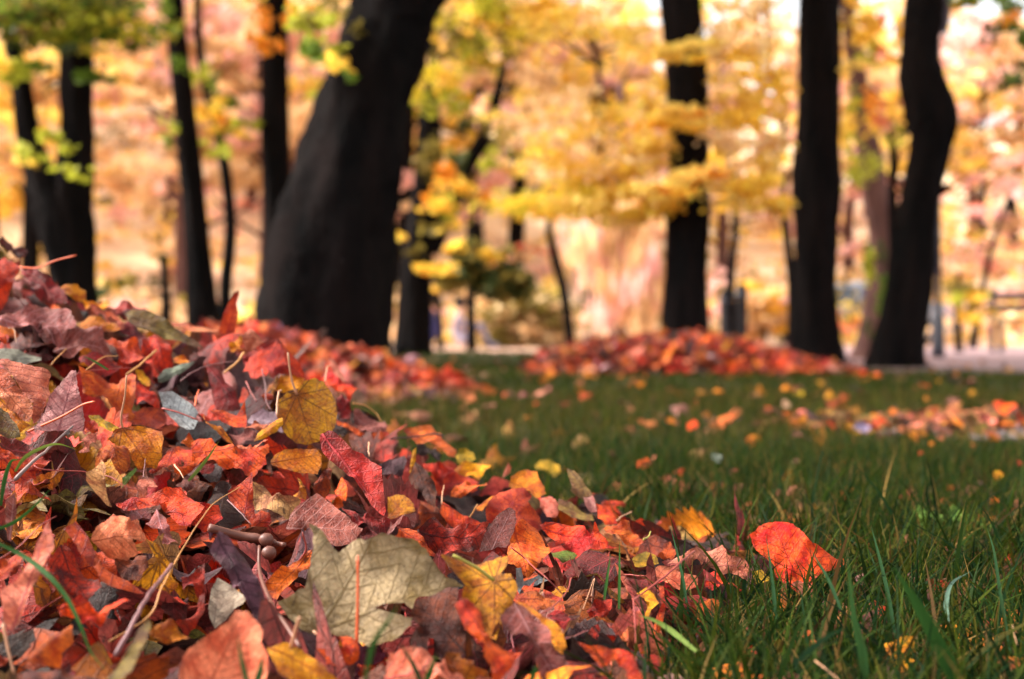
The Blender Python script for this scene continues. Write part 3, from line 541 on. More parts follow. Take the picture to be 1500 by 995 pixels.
# --- tile H
H('H','p','ochre',[(400,170),(520,165),(640,180),(740,170),(850,165),(850,220),(800,290),(870,310),(915,400),(880,500),(820,580),(790,660),(770,730),(700,680),(670,600),(680,560),(620,470),(540,450),(560,350),(470,260)],(760,330),(760,730),.7,lift=.022,label='spotted ochre lobed leaf with a green stalk right of the large grey-green leaf',stalk=[(755,325),(640,240),(480,155)],smat='olive',sw=.0017)
H('H','p','brown',[(190,580),(240,450),(350,390),(450,360),(520,400),(500,520),(560,660),(680,760),(640,880),(560,930),(420,920),(300,880),(200,830),(180,720),(250,640)],(620,880),(240,460),.6,lift=.006,label='dark brown shaded leaf under the right tip of the large grey-green leaf')
H('H','r','orange',[(485,490),(540,450),(620,470),(670,550),(680,620),(700,690),(760,750),(850,800),(905,860),(870,920),(810,995),(760,1030),(740,930),(690,860),(700,780),(640,720),(560,660),(520,570)],(540,460),(850,980),.7,lift=.036,label='orange-amber twisted leaf with two bends at the bottom centre right')
H('H','r','mauve',[(805,620),(840,530),(890,470),(960,490),(1030,570),(1120,650),(1150,760),(1240,830),(1280,880),(1280,1030),(1080,1030),(1040,900),(1030,740),(940,700),(880,720),(820,670)],(900,480),(1200,1030),.65,lift=.022,label='mauve-brown leaf curling open downward, right of the orange-amber twisted leaf')
H('H','t','amber',[(905,475),(980,480),(1040,530),(1080,570),(1160,590),(1230,690),(1250,770),(1220,820),(1170,780),(1130,700),(1080,620),(1000,550)],(905,475),(1240,800),.65,lift=.032)
H('H','s','salmon',[(920,410),(1000,405),(1100,430),(1170,465),(1250,470),(1220,500),(1130,510),(1050,540),(980,480),(900,470)],(910,440),(1250,475),.55,lift=.016)
H('H','c','crimson',[(1120,560),(1180,510),(1250,540),(1280,620),(1230,660),(1150,590)],(1120,560),(1270,640),.6)
H('H','t','bluegrey',[(905,290),(940,280),(960,330),(1060,280),(1130,310),(1050,340),(960,350),(930,400),(905,350)],(920,390),(1130,305),.6,lift=.016)
H('I','p','maroon',[(0,250),(60,200),(180,190),(240,230),(300,290),(260,380),(120,480),(60,500),(-30,420),(-60,330)],(280,250),(-50,380),.6,lift=.016,label='dark maroon lobed leaf with lighter ribs at the right foot of the heap')
# --- tile I: the foot of the heap on the grass
H('I','s','oliveyellow',[(360,250),(450,200),(510,230),(530,280),(440,300),(380,290)],(360,260),(530,270),.6,lift=.03)
H('I','c','rust',[(520,240),(560,150),(600,140),(640,230),(600,270)],(560,260),(600,140),.6,lift=.025)
H('I','p','pink',[(540,270),(680,230),(780,190),(930,160),(970,230),(1080,260),(1100,300),(1070,360),(980,320),(920,330),(850,290),(760,250),(700,300),(620,310)],(560,280),(1090,290),.6,lift=.035,label='pink arched leaf at the tip of the heap beside the lone orange-red leaf')
H('I','c','orangered',[(750,310),(830,310),(950,360),(1060,380),(1000,440),(880,450),(790,420)],(750,330),(1060,390),.5,lift=.015)
H('I','o','peach',[(450,350),(520,310),(620,320),(770,360),(770,410),(700,440),(620,430),(560,380)],(450,350),(770,400),.55,lift=.025)
H('I','r','yellow',[(390,440),(460,420),(510,470),(540,540),(480,560),(460,610),(440,590),(460,540),(440,480)],(400,440),(460,610),.7,lift=.02)
H('I','t','orange',[(500,660),(545,540),(530,420),(560,420),(570,560),(530,720),(500,720)],(510,720),(548,420),.75,lift=.015)
H('I','p','vivid',[(1095,110),(1150,50),(1250,15),(1330,12),(1400,50),(1440,110),(1480,150),(1560,180),(1640,230),(1680,220),(1690,260),(1610,310),(1560,330),(1500,380),(1480,440),(1400,470),(1340,430),(1250,350),(1240,290),(1190,250),(1120,190)],(1420,460),(1230,20),.8,lift=.02,label='lone vivid orange-red leaf standing in the grass right of the heap')
H('I','c','pink',[(1350,400),(1400,380),(1470,400),(1490,480),(1420,500)],(1350,410),(1490,470),.55,lift=.02)
H('I','c','red',[(80,590),(130,520),(230,490),(240,560),(180,610),(100,610)],(80,600),(235,500),.6,lift=.02)
H('I','s','orange',[(20,790),(100,810),(200,810),(280,800),(370,850),(400,920),(450,995),(340,1000),(330,930),(260,870),(170,910),(100,840)],(20,790),(450,1000),.6,lift=.03)
H('I','c','crimson',[(100,650),(200,640),(240,700),(150,780),(0,760),(-10,700)],(0,720),(240,660),.5,lift=.005)
H('I','c','salmon',[(720,520),(900,490),(920,560),(850,640),(760,640)],(720,530),(900,600),.6,lift=.004)
H('I','c','orangered',[(1030,820),(1120,770),(1150,840),(1060,880)],(1030,850),(1150,800),.6,lift=.015)
H('I','s','palepink',[(1040,930),(1090,900),(1120,950),(1080,990)],(1040,940),(1120,960),.6,lift=.02)
H('I','o','palepink',[(480,1000),(590,950),(680,985),(690,1010),(480,1015)],(480,1000),(690,1000),.6,lift=.02)
H('I','s','oliveyellow',[(1110,330),(1170,320),(1230,380),(1130,410)],(1110,340),(1230,390),.55,lift=.025)
H('I','s','ochre',[(140,960),(200,945),(245,970),(230,1010),(140,1010)],(140,980),(245,990),.6,lift=.02)
H('J','p','yellow',[(530,760),(600,750),(640,730),(720,740),(720,820),(680,850),(720,880),(680,930),(640,980),(600,970),(590,900),(560,840)],(630,970),(640,740),.7,lift=.015,label='yellow lobed leaf low in the grass near the bottom right of the photo')
H('J','c','salmon',[(10,690),(70,690),(110,760),(150,820),(110,840),(40,760)],(20,690),(140,830),.65,lift=.02)
H('J','c','red',[(1095,690),(1130,640),(1190,640),(1190,670),(1140,700)],(1100,690),(1190,650),.6,lift=.015)
H('J','c','orange',[(1260,260),(1340,210),(1400,220),(1400,290),(1300,290)],(1260,270),(1400,250),.6,lift=.02)
H('J','c','red',[(780,390),(870,380),(940,400),(860,450)],(780,400),(940,410),.6,lift=.02)
H('J','o','palepink',[(350,350),(400,350),(410,400),(370,410)],(350,360),(410,400),.6,lift=.03)
H('J','o','lavender',[(430,420),(465,430),(460,480),(435,480)],(430,420),(460,480),.6,lift=.02)
H('J','c','orange',[(450,520),(490,510),(550,560),(520,600),(470,580)],(450,530),(550,580),.6,lift=.02)
print('HEROES', len(LEAVES))
# lawn leaves (photo px, py, width px, aspect, palette)
LAWN = [(857,580,26,.5,'orange'),(947,620,34,.5,'peach'),(983,617,20,1,'gold'),(1015,622,28,.6,'orange'),(938,563,16,.8,'gold'),(1153,570,22,.8,'amber'),(1170,577,24,.6,'oliveyellow'),(1217,580,22,.6,'yellow'),
 (1028,575,20,.6,'ochre'),(1122,600,20,.7,'salmon'),(1153,593,24,.6,'palepink'),(1163,618,20,.9,'amber'),(1218,623,32,.7,'orange'),(1220,593,36,.4,'rose'),(1082,603,15,.8,'pink'),(825,592,18,.9,'crimson'),
 (923,600,20,.5,'tan'),(795,558,16,1,'amber'),(865,550,26,.5,'yellow'),(1355,564,18,.7,'orange'),(1374,558,14,.8,'oliveyellow'),(1424,577,22,.6,'yellow'),(1395,587,30,.5,'palepink'),(1472,598,40,.5,'orange'),
 (1308,605,24,.6,'amber'),(1373,600,20,1,'salmon'),(1330,611,34,.4,'peach'),(1263,626,32,.45,'lavender'),(1292,618,30,.5,'orange'),(1337,640,26,.8,'amber'),(1326,630,30,.5,'pink'),(1378,642,14,.8,'peach'),
 (1423,652,14,.9,'ochre'),(1350,663,14,.9,'orange'),(1365,650,14,.8,'gold'),(1444,611,20,.6,'pink'),(1494,679,18,.7,'red'),(942,679,26,1.1,'salmon'),(996,692,22,1.2,'orange'),(1049,670,26,.4,'bluegrey'),
 (896,664,22,.5,'brown'),(1076,690,18,.7,'crimson'),(972,701,14,.9,'orange'),(1461,698,26,1,'yellow'),(1394,714,20,1,'salmon'),(1457,733,20,.9,'amber'),(1166,676,18,.8,'palepink'),(1193,742,18,1,'gold'),
 (1097,738,14,.9,'peach'),(715,572,30,.6,'salmon'),(690,585,24,.6,'pink'),(1262,545,20,.7,'orange')]
for i, (px, py, wd, asp, pal) in enumerate(LAWN):
    rr = random.Random(500+i); kind = rr.choice('psscr'); P = outline(kind, rr)
    V3, T, V2 = leaf_mesh(P, rr, rr.uniform(-1.6, 1.6), rr.uniform(-.3, .3), .045, 11)
    d = (CAMH-.035)*F/(py-HY); L = wd/F*d*.85*(1.0 if kind != 'p' else .75); L = min(L, .13)
    c = at(px, py, d); an = rr.uniform(0, 6.28)
    n = Vector((rr.uniform(-.4, .4), -.35-.5*min(asp, 1.1), .9)).normalized()
    ex, ey, nz = frame(n, Vector((math.cos(an), math.sin(an), 0)))
    V3 = V3-V3.mean(0)
    W = np.array(c)+L*(V3[:, :1]*np.array(ex)+V3[:, 1:2]*np.array(ey)+V3[:, 2:]*np.array(nz))
    finish_leaf(kind, W, T, leaf_attrs(V2, pal, 1.0 if kind == 'p' else 0.0, rr, .2), c, None, None, [px, py, wd, pal, kind, None, 'lawn'])
# further separate leaves of the heap's top layer, in the gaps
def inside(q, P):
    r = False; n = len(P)
    for i in range(n):
        a, b = P[i], P[(i+1) % n]
        if (a[1] > q[1]) != (b[1] > q[1]) and q[0] < (b[0]-a[0])*(q[1]-a[1])/(b[1]-a[1])+a[0]: r = not r
    return r
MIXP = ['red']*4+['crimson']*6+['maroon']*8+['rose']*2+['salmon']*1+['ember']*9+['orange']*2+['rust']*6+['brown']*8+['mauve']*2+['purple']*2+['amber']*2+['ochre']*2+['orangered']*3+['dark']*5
MIXD = ['amber']*3+['ochre']*3+['tan']*2+['crimson']*5+['maroon']*7+['ember']*7+['brown']*8+['rust']*5+['dark']*7+['red']*4+['mauve']*2+['orange']*2+['ochre']*2+['purple']*3+['orangered']*2+['olive']*2  # weighted to dark tones, painting the shade of the hollows into the fill leaves
ridge = lambda x: np.interp(x, [0, 80, 350, 450, 560, 700, 850, 950, 1080, 1200], [380, 440, 485, 530, 605, 690, 725, 800, 845, 880])
rr = random.Random(99); spots = []; tries = 0
NFILL = 300-len(LEAVES)
while len(spots) < NFILL and tries < 60000:
    tries += 1
    q = (rr.uniform(0, 1130), rr.uniform(400, 990))
    if q[1] < ridge(q[0])+14 or q[0] > 860+max(0, (880-q[1]))*1.4: continue
    if q[1] > 880 and 380 < q[0] < 600: continue
    md = 19 if tries < 30000 else 12
    if any((q[0]-s[0])**2+(q[1]-s[1])**2 < md*md for s in spots): continue
    if any(inside(q, P) for P in HP): continue
    spots.append(q)
def loose_leaf(p, L, tilt, kind, pal, rr, dens=10, up=Vector((0, -.3, 1)), bendmax=2.4):
    P = outline(kind, rr); V3, T, V2 = leaf_mesh(P, rr, rr.choice((-1, 1))*rr.uniform(.6, bendmax), rr.uniform(-.5, .5), .065, dens, .01)
    n = (up+Vector((rr.gauss(0, tilt), rr.gauss(0, tilt), 0))).normalized(); an = rr.uniform(0, 6.28)
    ex, ey, nz = frame(n, Vector((math.cos(an), math.sin(an), rr.uniform(-.3, .3))))
    V3 = V3-V3.mean(0)
    return np.array(p)+L*(V3[:, :1]*np.array(ex)+V3[:, 1:2]*np.array(ey)+V3[:, 2:]*np.array(nz)), T, V2
for q in spots:
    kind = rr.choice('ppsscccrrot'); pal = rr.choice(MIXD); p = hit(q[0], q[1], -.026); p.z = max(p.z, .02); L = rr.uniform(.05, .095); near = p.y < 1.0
    if near: L = min(L, .065); p.z -= .012
    W, T, V2 = loose_leaf(p, L, .3 if near else .6, kind if not near or kind != 't' else 'c', pal, rr, 14, bendmax=1.5 if near else 2.4)
    finish_leaf(kind, W, T, leaf_attrs(V2, pal, 1.0 if kind == 'p' else 0.0, rr), p, None, None, [q[0], q[1], L*F/p.y, pal, kind, None, 'gap'])
print('LEAVES', len(LEAVES))
# ------------------------------------------------------------------ labels of the leaves
SHORT = [(k, s) for k, s in (('round ochre leaf with', 'the round ochre leaf'), ('large grey-green maple', 'the large grey-green leaf'), ('flat blue-grey oval', 'the flat blue-grey oval leaf'),
  ('upright mauve oval', 'the upright mauve oval leaf'), ('lone vivid', 'the lone leaf standing in grass'), ('large smooth pink', 'the large smooth pink leaf'), ('broad mauve leaf draped', 'the broad draped mauve leaf'),
  ('bright yellow star', 'the bright yellow star-shaped leaf'), ('long crimson leaf', 'the long crimson leaf'), ('large salmon-pink ribbed', 'the large ribbed salmon-pink leaf'),
  ('crinkled orange-tan', 'the crinkled orange-tan leaf'), ('long dusty pink', 'the long curled dusty pink leaf'), ('narrow rose-red leaf standing', 'the upright leaf on the crest'), ('wide orange-red leaf', 'the wide holed orange-red leaf'),
  ('orange-amber twisted', 'the orange-amber twisted leaf'), ('purple-brown leathery', 'the rolled purple-brown leaf'), ('yellow lobed leaf low', 'the yellow lobed leaf bottom right'), ('fiery orange-red', 'the fiery orange-red leaf'))]
marks = []
for L_ in LEAVES:
    for k, s in SHORT:
        if L_[6] and L_[6].startswith(k): marks.append((s, L_[1], L_[2]))
marks += [('the lawn heap behind', 600, 560), ('the far lawn heap', 1000, 540), ('the bulging trunk', 1314, 545), ('the bare patch', 1420, 625)]
WORD = {'p': 'lobed', 's': 'toothed', 'o': 'oval', 't': 'narrow folded', 'c': 'crumpled', 'r': 'curled'}
def where(px, py, lawnish):
    best = None
    for s, mx_, my in marks:
        if not lawnish and 'lawn' in s or 'bulging' in s and not lawnish: continue
        d = math.hypot(px-mx_, py-my)
        if d > 12 and (best is None or d < best[0]): best = (d, s, px-mx_, my-py)
    d, s, dx, dy = best; a = math.degrees(math.atan2(dy, dx)) % 360
    dr = ['right of', 'above right of', 'above', 'above left of', 'left of', 'below left of', 'below', 'below right of'][int((a+22.5)//45) % 8]
    return s, dr, d
byk = {}
for L_ in LEAVES:
    o, px, py, sz, pal, kind, lab, wh = L_
    if lab: tag(o, lab, 'leaf', 'fallen leaves in the heap and on the lawn'); continue
    s, dr, d = where(px, py, wh == 'lawn' or px > 900)
    size = 'tiny' if sz < 22 else 'small' if sz < 45 else 'medium' if sz < 80 else 'large'
    desc = f"{size} {PAL[pal][0]} {WORD[kind]} leaf" + (' on grass' if wh == 'lawn' else '')
    byk.setdefault((desc, dr, s), []).append((d, px, o))
ORD = ['nearest', 'second nearest', 'third nearest', 'fourth nearest', 'farthest']
for (desc, dr, s), ls in byk.items():
    ls.sort(key=lambda t: t[0])
    for i, (d, px, o) in enumerate(ls):
        lab = f"{desc} {dr} {s}" if len(ls) == 1 else f"{desc} {dr} {s}, {ORD[i]} of {len(ls)}"
        tag(o, lab, 'leaf', 'fallen leaves in the heap and on the lawn')
# ------------------------------------------------------------------ uncountable leaves: heap filling, far heaps, litter
def proto_leaves(n, dens, seed, kinds='ppssccrroo', bmax=2.6):
    out = []
    for i in range(n):
        r_ = random.Random(seed+i); kind = kinds[i % len(kinds)]; P = outline(kind, r_)
        if dens < 8: P = P[::2] if kind != 'p' else P[::3]
        V3, T, V2 = leaf_mesh(P, r_, r_.uniform(-bmax, bmax), r_.uniform(-.4, .4), .05, dens, .01)
        out.append((V3-V3.mean(0), np.array([t for t in T if len(t) == 3]), V2, 1.0 if kind == 'p' else 0.0))
    return out
def scatter(name, pos, size, tilt, protos, pals, mat, seed, upv=(0, -.3, 1), vary=.18):
    r_ = random.Random(seed); Vs, Ts, C1, C2, CV, LU = [], [], [], [], [], []; b = 0
    for i, p in enumerate(pos):
        V3, T, V2, palm = r_.choice(protos); L = r_.uniform(*size); s_ = size
        n = (Vector(upv)+Vector((r_.gauss(0, tilt), r_.gauss(0, tilt), 0))).normalized(); an = r_.uniform(0, 6.28)
        ex, ey, nz = frame(n, Vector((math.cos(an), math.sin(an), r_.uniform(-.2, .2))))
        Vs.append(np.array(p)+L*(V3 @ np.array([ex, ey, nz]))); Ts.append(T+b); b += len(V3)
        a = leaf_attrs(V2, r_.choice(pals), palm, r_, vary)
        C1.append(a['c1'][1]); C2.append(a['c2'][1]); CV.append(a['cv'][1]); LU.append(a['luv'][1])
    return mesh_obj(name, np.vstack(Vs), np.vstack(Ts), mat, attrs={'c1': ('FLOAT_COLOR', np.vstack(C1)), 'c2': ('FLOAT_COLOR', np.vstack(C2)), 'cv': ('FLOAT_COLOR', np.vstack(CV)), 'luv': ('FLOAT_VECTOR', np.vstack(LU))})
pr_hi, pr_lo = proto_leaves(26, 10, 1000), proto_leaves(16, 6, 2000)
rr = random.Random(5); pos = []
while len(pos) < 1500:
    y = rr.uniform(.8, 2.1); x = rr.uniform(-.42*y-.35, .36)
    if rr.random() > cover1(x, y): continue
    pos.append((x, y, max(.008+rr.uniform(0, .012), float(heap1(x, y))-rr.uniform(.045, .09))))
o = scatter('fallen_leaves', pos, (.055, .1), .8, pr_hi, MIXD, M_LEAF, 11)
tag(o, 'mass of red and brown fallen leaves filling the near heap below its top layer', 'leaf litter', kind='stuff')
# dark core below the near heap
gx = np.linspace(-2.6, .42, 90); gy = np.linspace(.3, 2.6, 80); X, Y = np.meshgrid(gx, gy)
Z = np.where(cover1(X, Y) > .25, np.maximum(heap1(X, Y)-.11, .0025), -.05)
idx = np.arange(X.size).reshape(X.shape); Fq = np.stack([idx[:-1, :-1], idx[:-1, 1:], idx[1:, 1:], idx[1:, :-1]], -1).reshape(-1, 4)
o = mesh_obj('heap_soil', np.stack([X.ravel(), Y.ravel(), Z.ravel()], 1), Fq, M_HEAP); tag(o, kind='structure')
FARP = ['red']*3+['salmon']*8+['peach']*4+['pink']*3+['rust']*4+['orangered']*4+['dark']*3+['gold']*2+['lavender']*1+['orangered']*5+['orange']*4+['rose']*3+['crimson']*4+['maroon']*3+['palepink']*2+['amber']*2+['rust']*7+['brown']*5+['peach']*2
def far_heap(fn, x0, x1, y0, y1, n, seed, pals, label, size):
    r_ = random.Random(seed); pos = []
    while len(pos) < n:
        x, y = r_.uniform(x0, x1), r_.uniform(y0, y1); h = float(fn(x, y))
        if h <= .004: continue
        pos.append((x, y, max(.03, h-r_.uniform(-.01, .03))))
    o = scatter('leaf_heap', pos, size, .6, pr_lo, pals, M_LEAF, seed, (0, -.45, 1)); tag(o, label, 'leaf heap', kind='stuff')
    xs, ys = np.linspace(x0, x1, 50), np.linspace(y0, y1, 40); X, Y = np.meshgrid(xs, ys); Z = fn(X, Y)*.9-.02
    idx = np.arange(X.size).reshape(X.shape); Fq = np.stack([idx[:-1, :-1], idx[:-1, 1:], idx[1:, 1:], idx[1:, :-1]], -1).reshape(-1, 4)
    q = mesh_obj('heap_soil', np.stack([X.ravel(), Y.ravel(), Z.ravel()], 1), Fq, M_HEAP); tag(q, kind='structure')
far_heap(heap2, -3, 0, 4.6, 6.6, 1900, 21, FARP, 'blurred heap of red and orange leaves on the lawn before the thick leaning trunk', (.06, .11))
far_heap(heap3, -.02, 2.2, 7.9, 9.5, 1700, 22, FARP, 'low wide blurred heap of red and pink leaves farther out on the lawn', (.075, .13))
rr = random.Random(31); pos = []
for _ in range(210):   # bare patch with litter on the right
    pos.append((rr.gauss(1.12, .26), rr.gauss(3.55, .2), rr.uniform(.012, .035)))
for _ in range(520):
    y = rr.uniform(2, 12)**1.0; x = rr.uniform(-.4*y, .5*y)
    if heap2(x, y) > .0 or heap3(x, y) > 0: continue
    pos.append((x, y, rr.uniform(.004, .04)))
for _ in range(150):
    x = rr.gauss(-.5, .22); y = rr.gauss(4.75, .14); pos.append((x, y, rr.uniform(.02, .05)))
for _ in range(260):
    y = rr.uniform(.85, 2.1); x = rr.uniform(.05, .5*y)
    if heap1(x, y) < .03: pos.append((x, y, rr.uniform(.002, .018)))
o = scatter('leaf_litter', pos, (.03, .065), .35, pr_lo, ['tan', 'brown', 'ochre', 'rust', 'mauve', 'amber', 'pink', 'olive', 'olive', 'brown', 'purple', 'salmon'], M_LEAF, 33)
tag(o, 'small dull leaves and scraps scattered low in the grass of the lawn', 'leaf litter', kind='stuff')

# ------------------------------------------------------------------ twigs, stalks, single blades
def strand(name, t, P, w, mat, label, cat, group=None, lift=.03, taper=.5, depth=None, n=7):
    """w: thickness in photo px at the first point"""
    pts = []
    for i, p in enumerate(P):
        q = tp(t, *p); v = at(q[0], q[1], depth if depth else hit(q[0], min(q[1], 1005), lift).y); pts.append(v)
    ys = [p.y for p in pts]; m = sum(ys)/len(ys)
    if not depth:
        pts = [at(*tp(t, *P[i]), m+(ys[i]-m)*.6) for i in range(len(P))]
    S = spline([tuple(p) for p in pts], 6); k = len(S); r0 = w/2.6/F*m
    wr = np.random.default_rng(int(abs(pts[0].x)*1e4)); S[1:-1] += np.cumsum(wr.normal(0, r0*.35, (k-2, 3)), 0)*np.sin(np.linspace(0, np.pi, k-2))[:, None]
    o = MB().tube(S-np.array(pts[0]), [r0*(1-(1-taper)*i/k) for i in range(k)], n, .2, len(P)*7).build(name, M_STALK[mat])
    o.location = pts[0]; tag(o, label, cat, group); return o
GS = 'dry stalks and twigs lying on the heap'
strand('straw', 'P', [(160,940),(219,902),(238,862),(266,808),(297,757),(317,736),(352,713)], 3.5, 'gold', 'long golden straw running diagonally up right over the lower left of the heap', 'straw', lift=.045)
tw = strand('twig', 'F', [(610,870),(720,680),(820,520),(910,390)], 9, 'mauve', 'mauve bark-covered twig lying beside the long golden straw', 'twig', lift=.04, taper=.95, n=9)
strand('twig', 'B', [(110,810),(260,650),(400,540),(530,420)], 7, 'grey', 'grey jointed twig at the left edge below the pale mauve-pink leaf', 'twig', lift=.045, taper=.6, n=9)
strand('stalk', 'B', [(250,710),(330,740),(640,760),(800,800),(900,860),(1020,885)], 3, 'red', 'long rose-coloured stalk lying level above the dark hollow at left', 'leaf stalk', GS, .04)
strand('stalk', 'A', [(920,990),(1040,900),(1140,810)], 4, 'gold', 'straight beige stalk pointing up right below the olive-brown crest leaf', 'leaf stalk', GS, .035, .9)
strand('stalk', 'A', [(620,960),(740,880),(860,850)], 3, 'gold', 'golden bent stalk left of the straight beige stalk', 'leaf stalk', GS)
strand('stalk', 'A', [(560,985),(700,950),(960,940)], 2.5, 'red', 'thin red stalk crossing beneath the golden bent stalk', 'leaf stalk', GS)
strand('stalk', 'A', [(370,920),(430,850),(485,800)], 2.5, 'gold', 'short tan stalk right of the sage-grey mottled leaf', 'leaf stalk', GS)
strand('stalk', 'A', [(60,650),(100,665),(118,755)], 2.5, 'cream', 'short hooked pinkish stalk hanging below the broad draped mauve leaf', 'leaf stalk', GS)
strand('stalk', 'C', [(385,480),(320,550),(240,630)], 5, 'gold', 'thick golden stalk left of the ragged orange-red leaf', 'leaf stalk', GS, .035, .8)
strand('stalk', 'C', [(-80,690),(0,630),(150,560),(340,545)], 3, 'mauve', 'mauve curved stalk reaching to the thick golden stalk from the left', 'leaf stalk', GS)
strand('stalk', 'C', [(655,755),(628,790),(625,940)], 4, 'cream', 'cream hooked stalk at the left rim of the round ochre leaf', 'leaf stalk', GS, .06, .9)
strand('stalk', 'C', [(400,690),(430,760),(475,835)], 3, 'red', 'short red stalk left of the small orange curled leaf', 'leaf stalk', GS)
strand('stalk', 'C', [(515,600),(540,720),(545,830),(580,900)], 2.5, 'mauve', 'thin dark mauve stalk in the hollow left of the round ochre leaf', 'leaf stalk', GS)
strand('stalk', 'C', [(975,695),(992,580),(1022,575)], 3, 'cream', 'hooked pale stalk on the vivid orange pointed leaf', 'leaf stalk', GS, .05)
strand('stalk', 'C', [(1180,850),(1280,870),(1350,930),(1390,990)], 2.5, 'gold', 'thin tan loop of stalk on the crest right of the round ochre leaf', 'leaf stalk', GS)
strand('stalk', 'H', [(1280,310),(1250,390),(1150,500),(1040,570)], 3.5, 'red', 'pinkish stalk dropping left from the dark maroon lobed leaf', 'leaf stalk', GS, .04)
strand('stalk', 'H', [(870,100),(1000,200),(1090,280),(1195,390)], 3, 'rose' if 'rose' in M_STALK else 'red', 'rose stalk lying down right across the salmon-red crumpled leaf', 'leaf stalk', GS, .045)
strand('twig', 'I', [(750,200),(660,270),(560,355),(380,500)], 4, 'red', 'thin reddish twig slanting over the right foot of the heap', 'twig', lift=.06, taper=.8)
strand('stalk', 'I', [(300,345),(400,355),(520,365)], 3, 'red', 'level dark red stalk under the slanting reddish twig', 'leaf stalk', GS, .035)
strand('stalk', 'I', [(370,490),(385,700),(390,880)], 3, 'red', 'upright dark red stalk in the grass below the slanting reddish twig', 'leaf stalk', GS, .04)
strand('stalk', 'E', [(440,186),(350,190),(200,197),(60,212)], 5, 'dark', 'dark budded stalk lying level on the crest below the bright salmon leaf', 'leaf stalk', GS, .04, .45)
strand('stalk', 'E', [(432,690),(450,550)], 3, 'cream', 'short pale stalk standing above the orange half leaf', 'leaf stalk', GS, .04)
strand('stalk', 'D', [(1295,240),(1298,340)], 3.5, 'cream', 'short cream stalk hanging under the thin orange leaf strip', 'leaf stalk', GS, .04)
strand('stalk', 'D', [(265,660),(350,740),(440,840)], 3, 'mauve', 'thin mauve stalk between red leaves right of the long golden straw', 'leaf stalk', GS, .035)
strand('stalk', 'B', [(1045,790),(1050,730),(1058,660)], 2.5, 'mauve', 'short mauve stalk standing right of the fresh green leaf tip', 'leaf stalk', GS, .04)
strand('stalk', 'B', [(1270,700),(1300,750),(1340,800)], 3.5, 'cream', 'short cream stalk above the small mauve crumpled leaf', 'leaf stalk', GS, .04)
strand('stalk', 'B', [(1420,270),(1435,200),(1448,155)], 3.5, 'orange', 'short orange stalk at the right tip of the blue-grey oval leaf', 'leaf stalk', GS, .04)
strand('stalk', 'F', [(-20,370),(100,290),(200,190),(300,130)], 3, 'red', 'thin pinkish stalk reaching in from the left edge to the long curled pink leaf', 'leaf stalk', GS, .04)
strand('stalk', 'I', [(60,560),(130,370),(110,480)], 2, 'cream', 'fine pale stalk in the grass left of the tall green blades', 'leaf stalk', GS, .04)
strand('stalk', 'K', [(765,610),(800,585),(845,560)], 4, 'cream', 'beige stalk standing out from the right end of the crest', 'leaf stalk', GS, .03)
strand('stalk', 'K', [(910,715),(930,690),(950,670)], 4, 'olive', 'yellowish stalk sticking out of the right foot of the heap', 'leaf stalk', GS, .03)
strand('stalk', 'J', [(100,880),(180,940),(250,1000)], 3, 'cream', 'pale straw lying in the grass at the bottom right of centre', 'straw', GS, .05)
strand('stalk', 'J', [(1325,660),(1340,730),(1355,790)], 2.5, 'cream', 'short bleached straw upright in the grass near the right edge', 'straw', GS, .05)
# twig with two round buds
P3 = [at(*tp('D', *p), hit(*tp('D', *p), .035).y) for p in ((130,860), (350,920), (500,940), (620,975), (680,985))]
root = empty('budded_twig', P3[0]); tag(root, 'pale brown twig with two round buds above the purple-brown rolled leaf', 'twig')
MB().tube(spline([tuple(p) for p in P3], 6), [.0032]*12+[.0028]*6+[.0018]*7, 9, .08, 3).build('stem', M_STALK['brown'], root, P3[0])
def ball(c, r, sq=1.0):
    V, Fc = [], []; n, m_ = 14, 9
    for i in range(m_+1):
        a = math.pi*i/m_
        for k in range(n):
            b = 2*math.pi*k/n; q = 1+.05*math.sin(3*b+i)
            V.append((c[0]+r*q*math.sin(a)*math.cos(b), c[1]+r*q*math.sin(a)*math.sin(b), c[2]+r*sq*math.cos(a)))
    for i in range(m_):
        for k in range(n): Fc.append((i*n+k, (i+1)*n+k, (i+1)*n+(k+1) % n, i*n+(k+1) % n))
    return V, Fc
for q in ((510, 50), (528, 138)):
    x, y = tp('G', *q); d = hit(x, y, .035).y-.004; c = at(x, y, d)
    MB().add(*ball(c, .0056, .9)).build('bud', M_STALK['brown'], root, P3[0])
S = [tuple(at(*tp('G', *p), hit(*tp('G', *p), .04).y)) for p in ((462,95),(465,270),(540,470),(650,640),(740,780))]
MB().tube(spline(S, 6), [.0013]*25, 7).build('side_stem', M_STALK['brown'], root, P3[0])
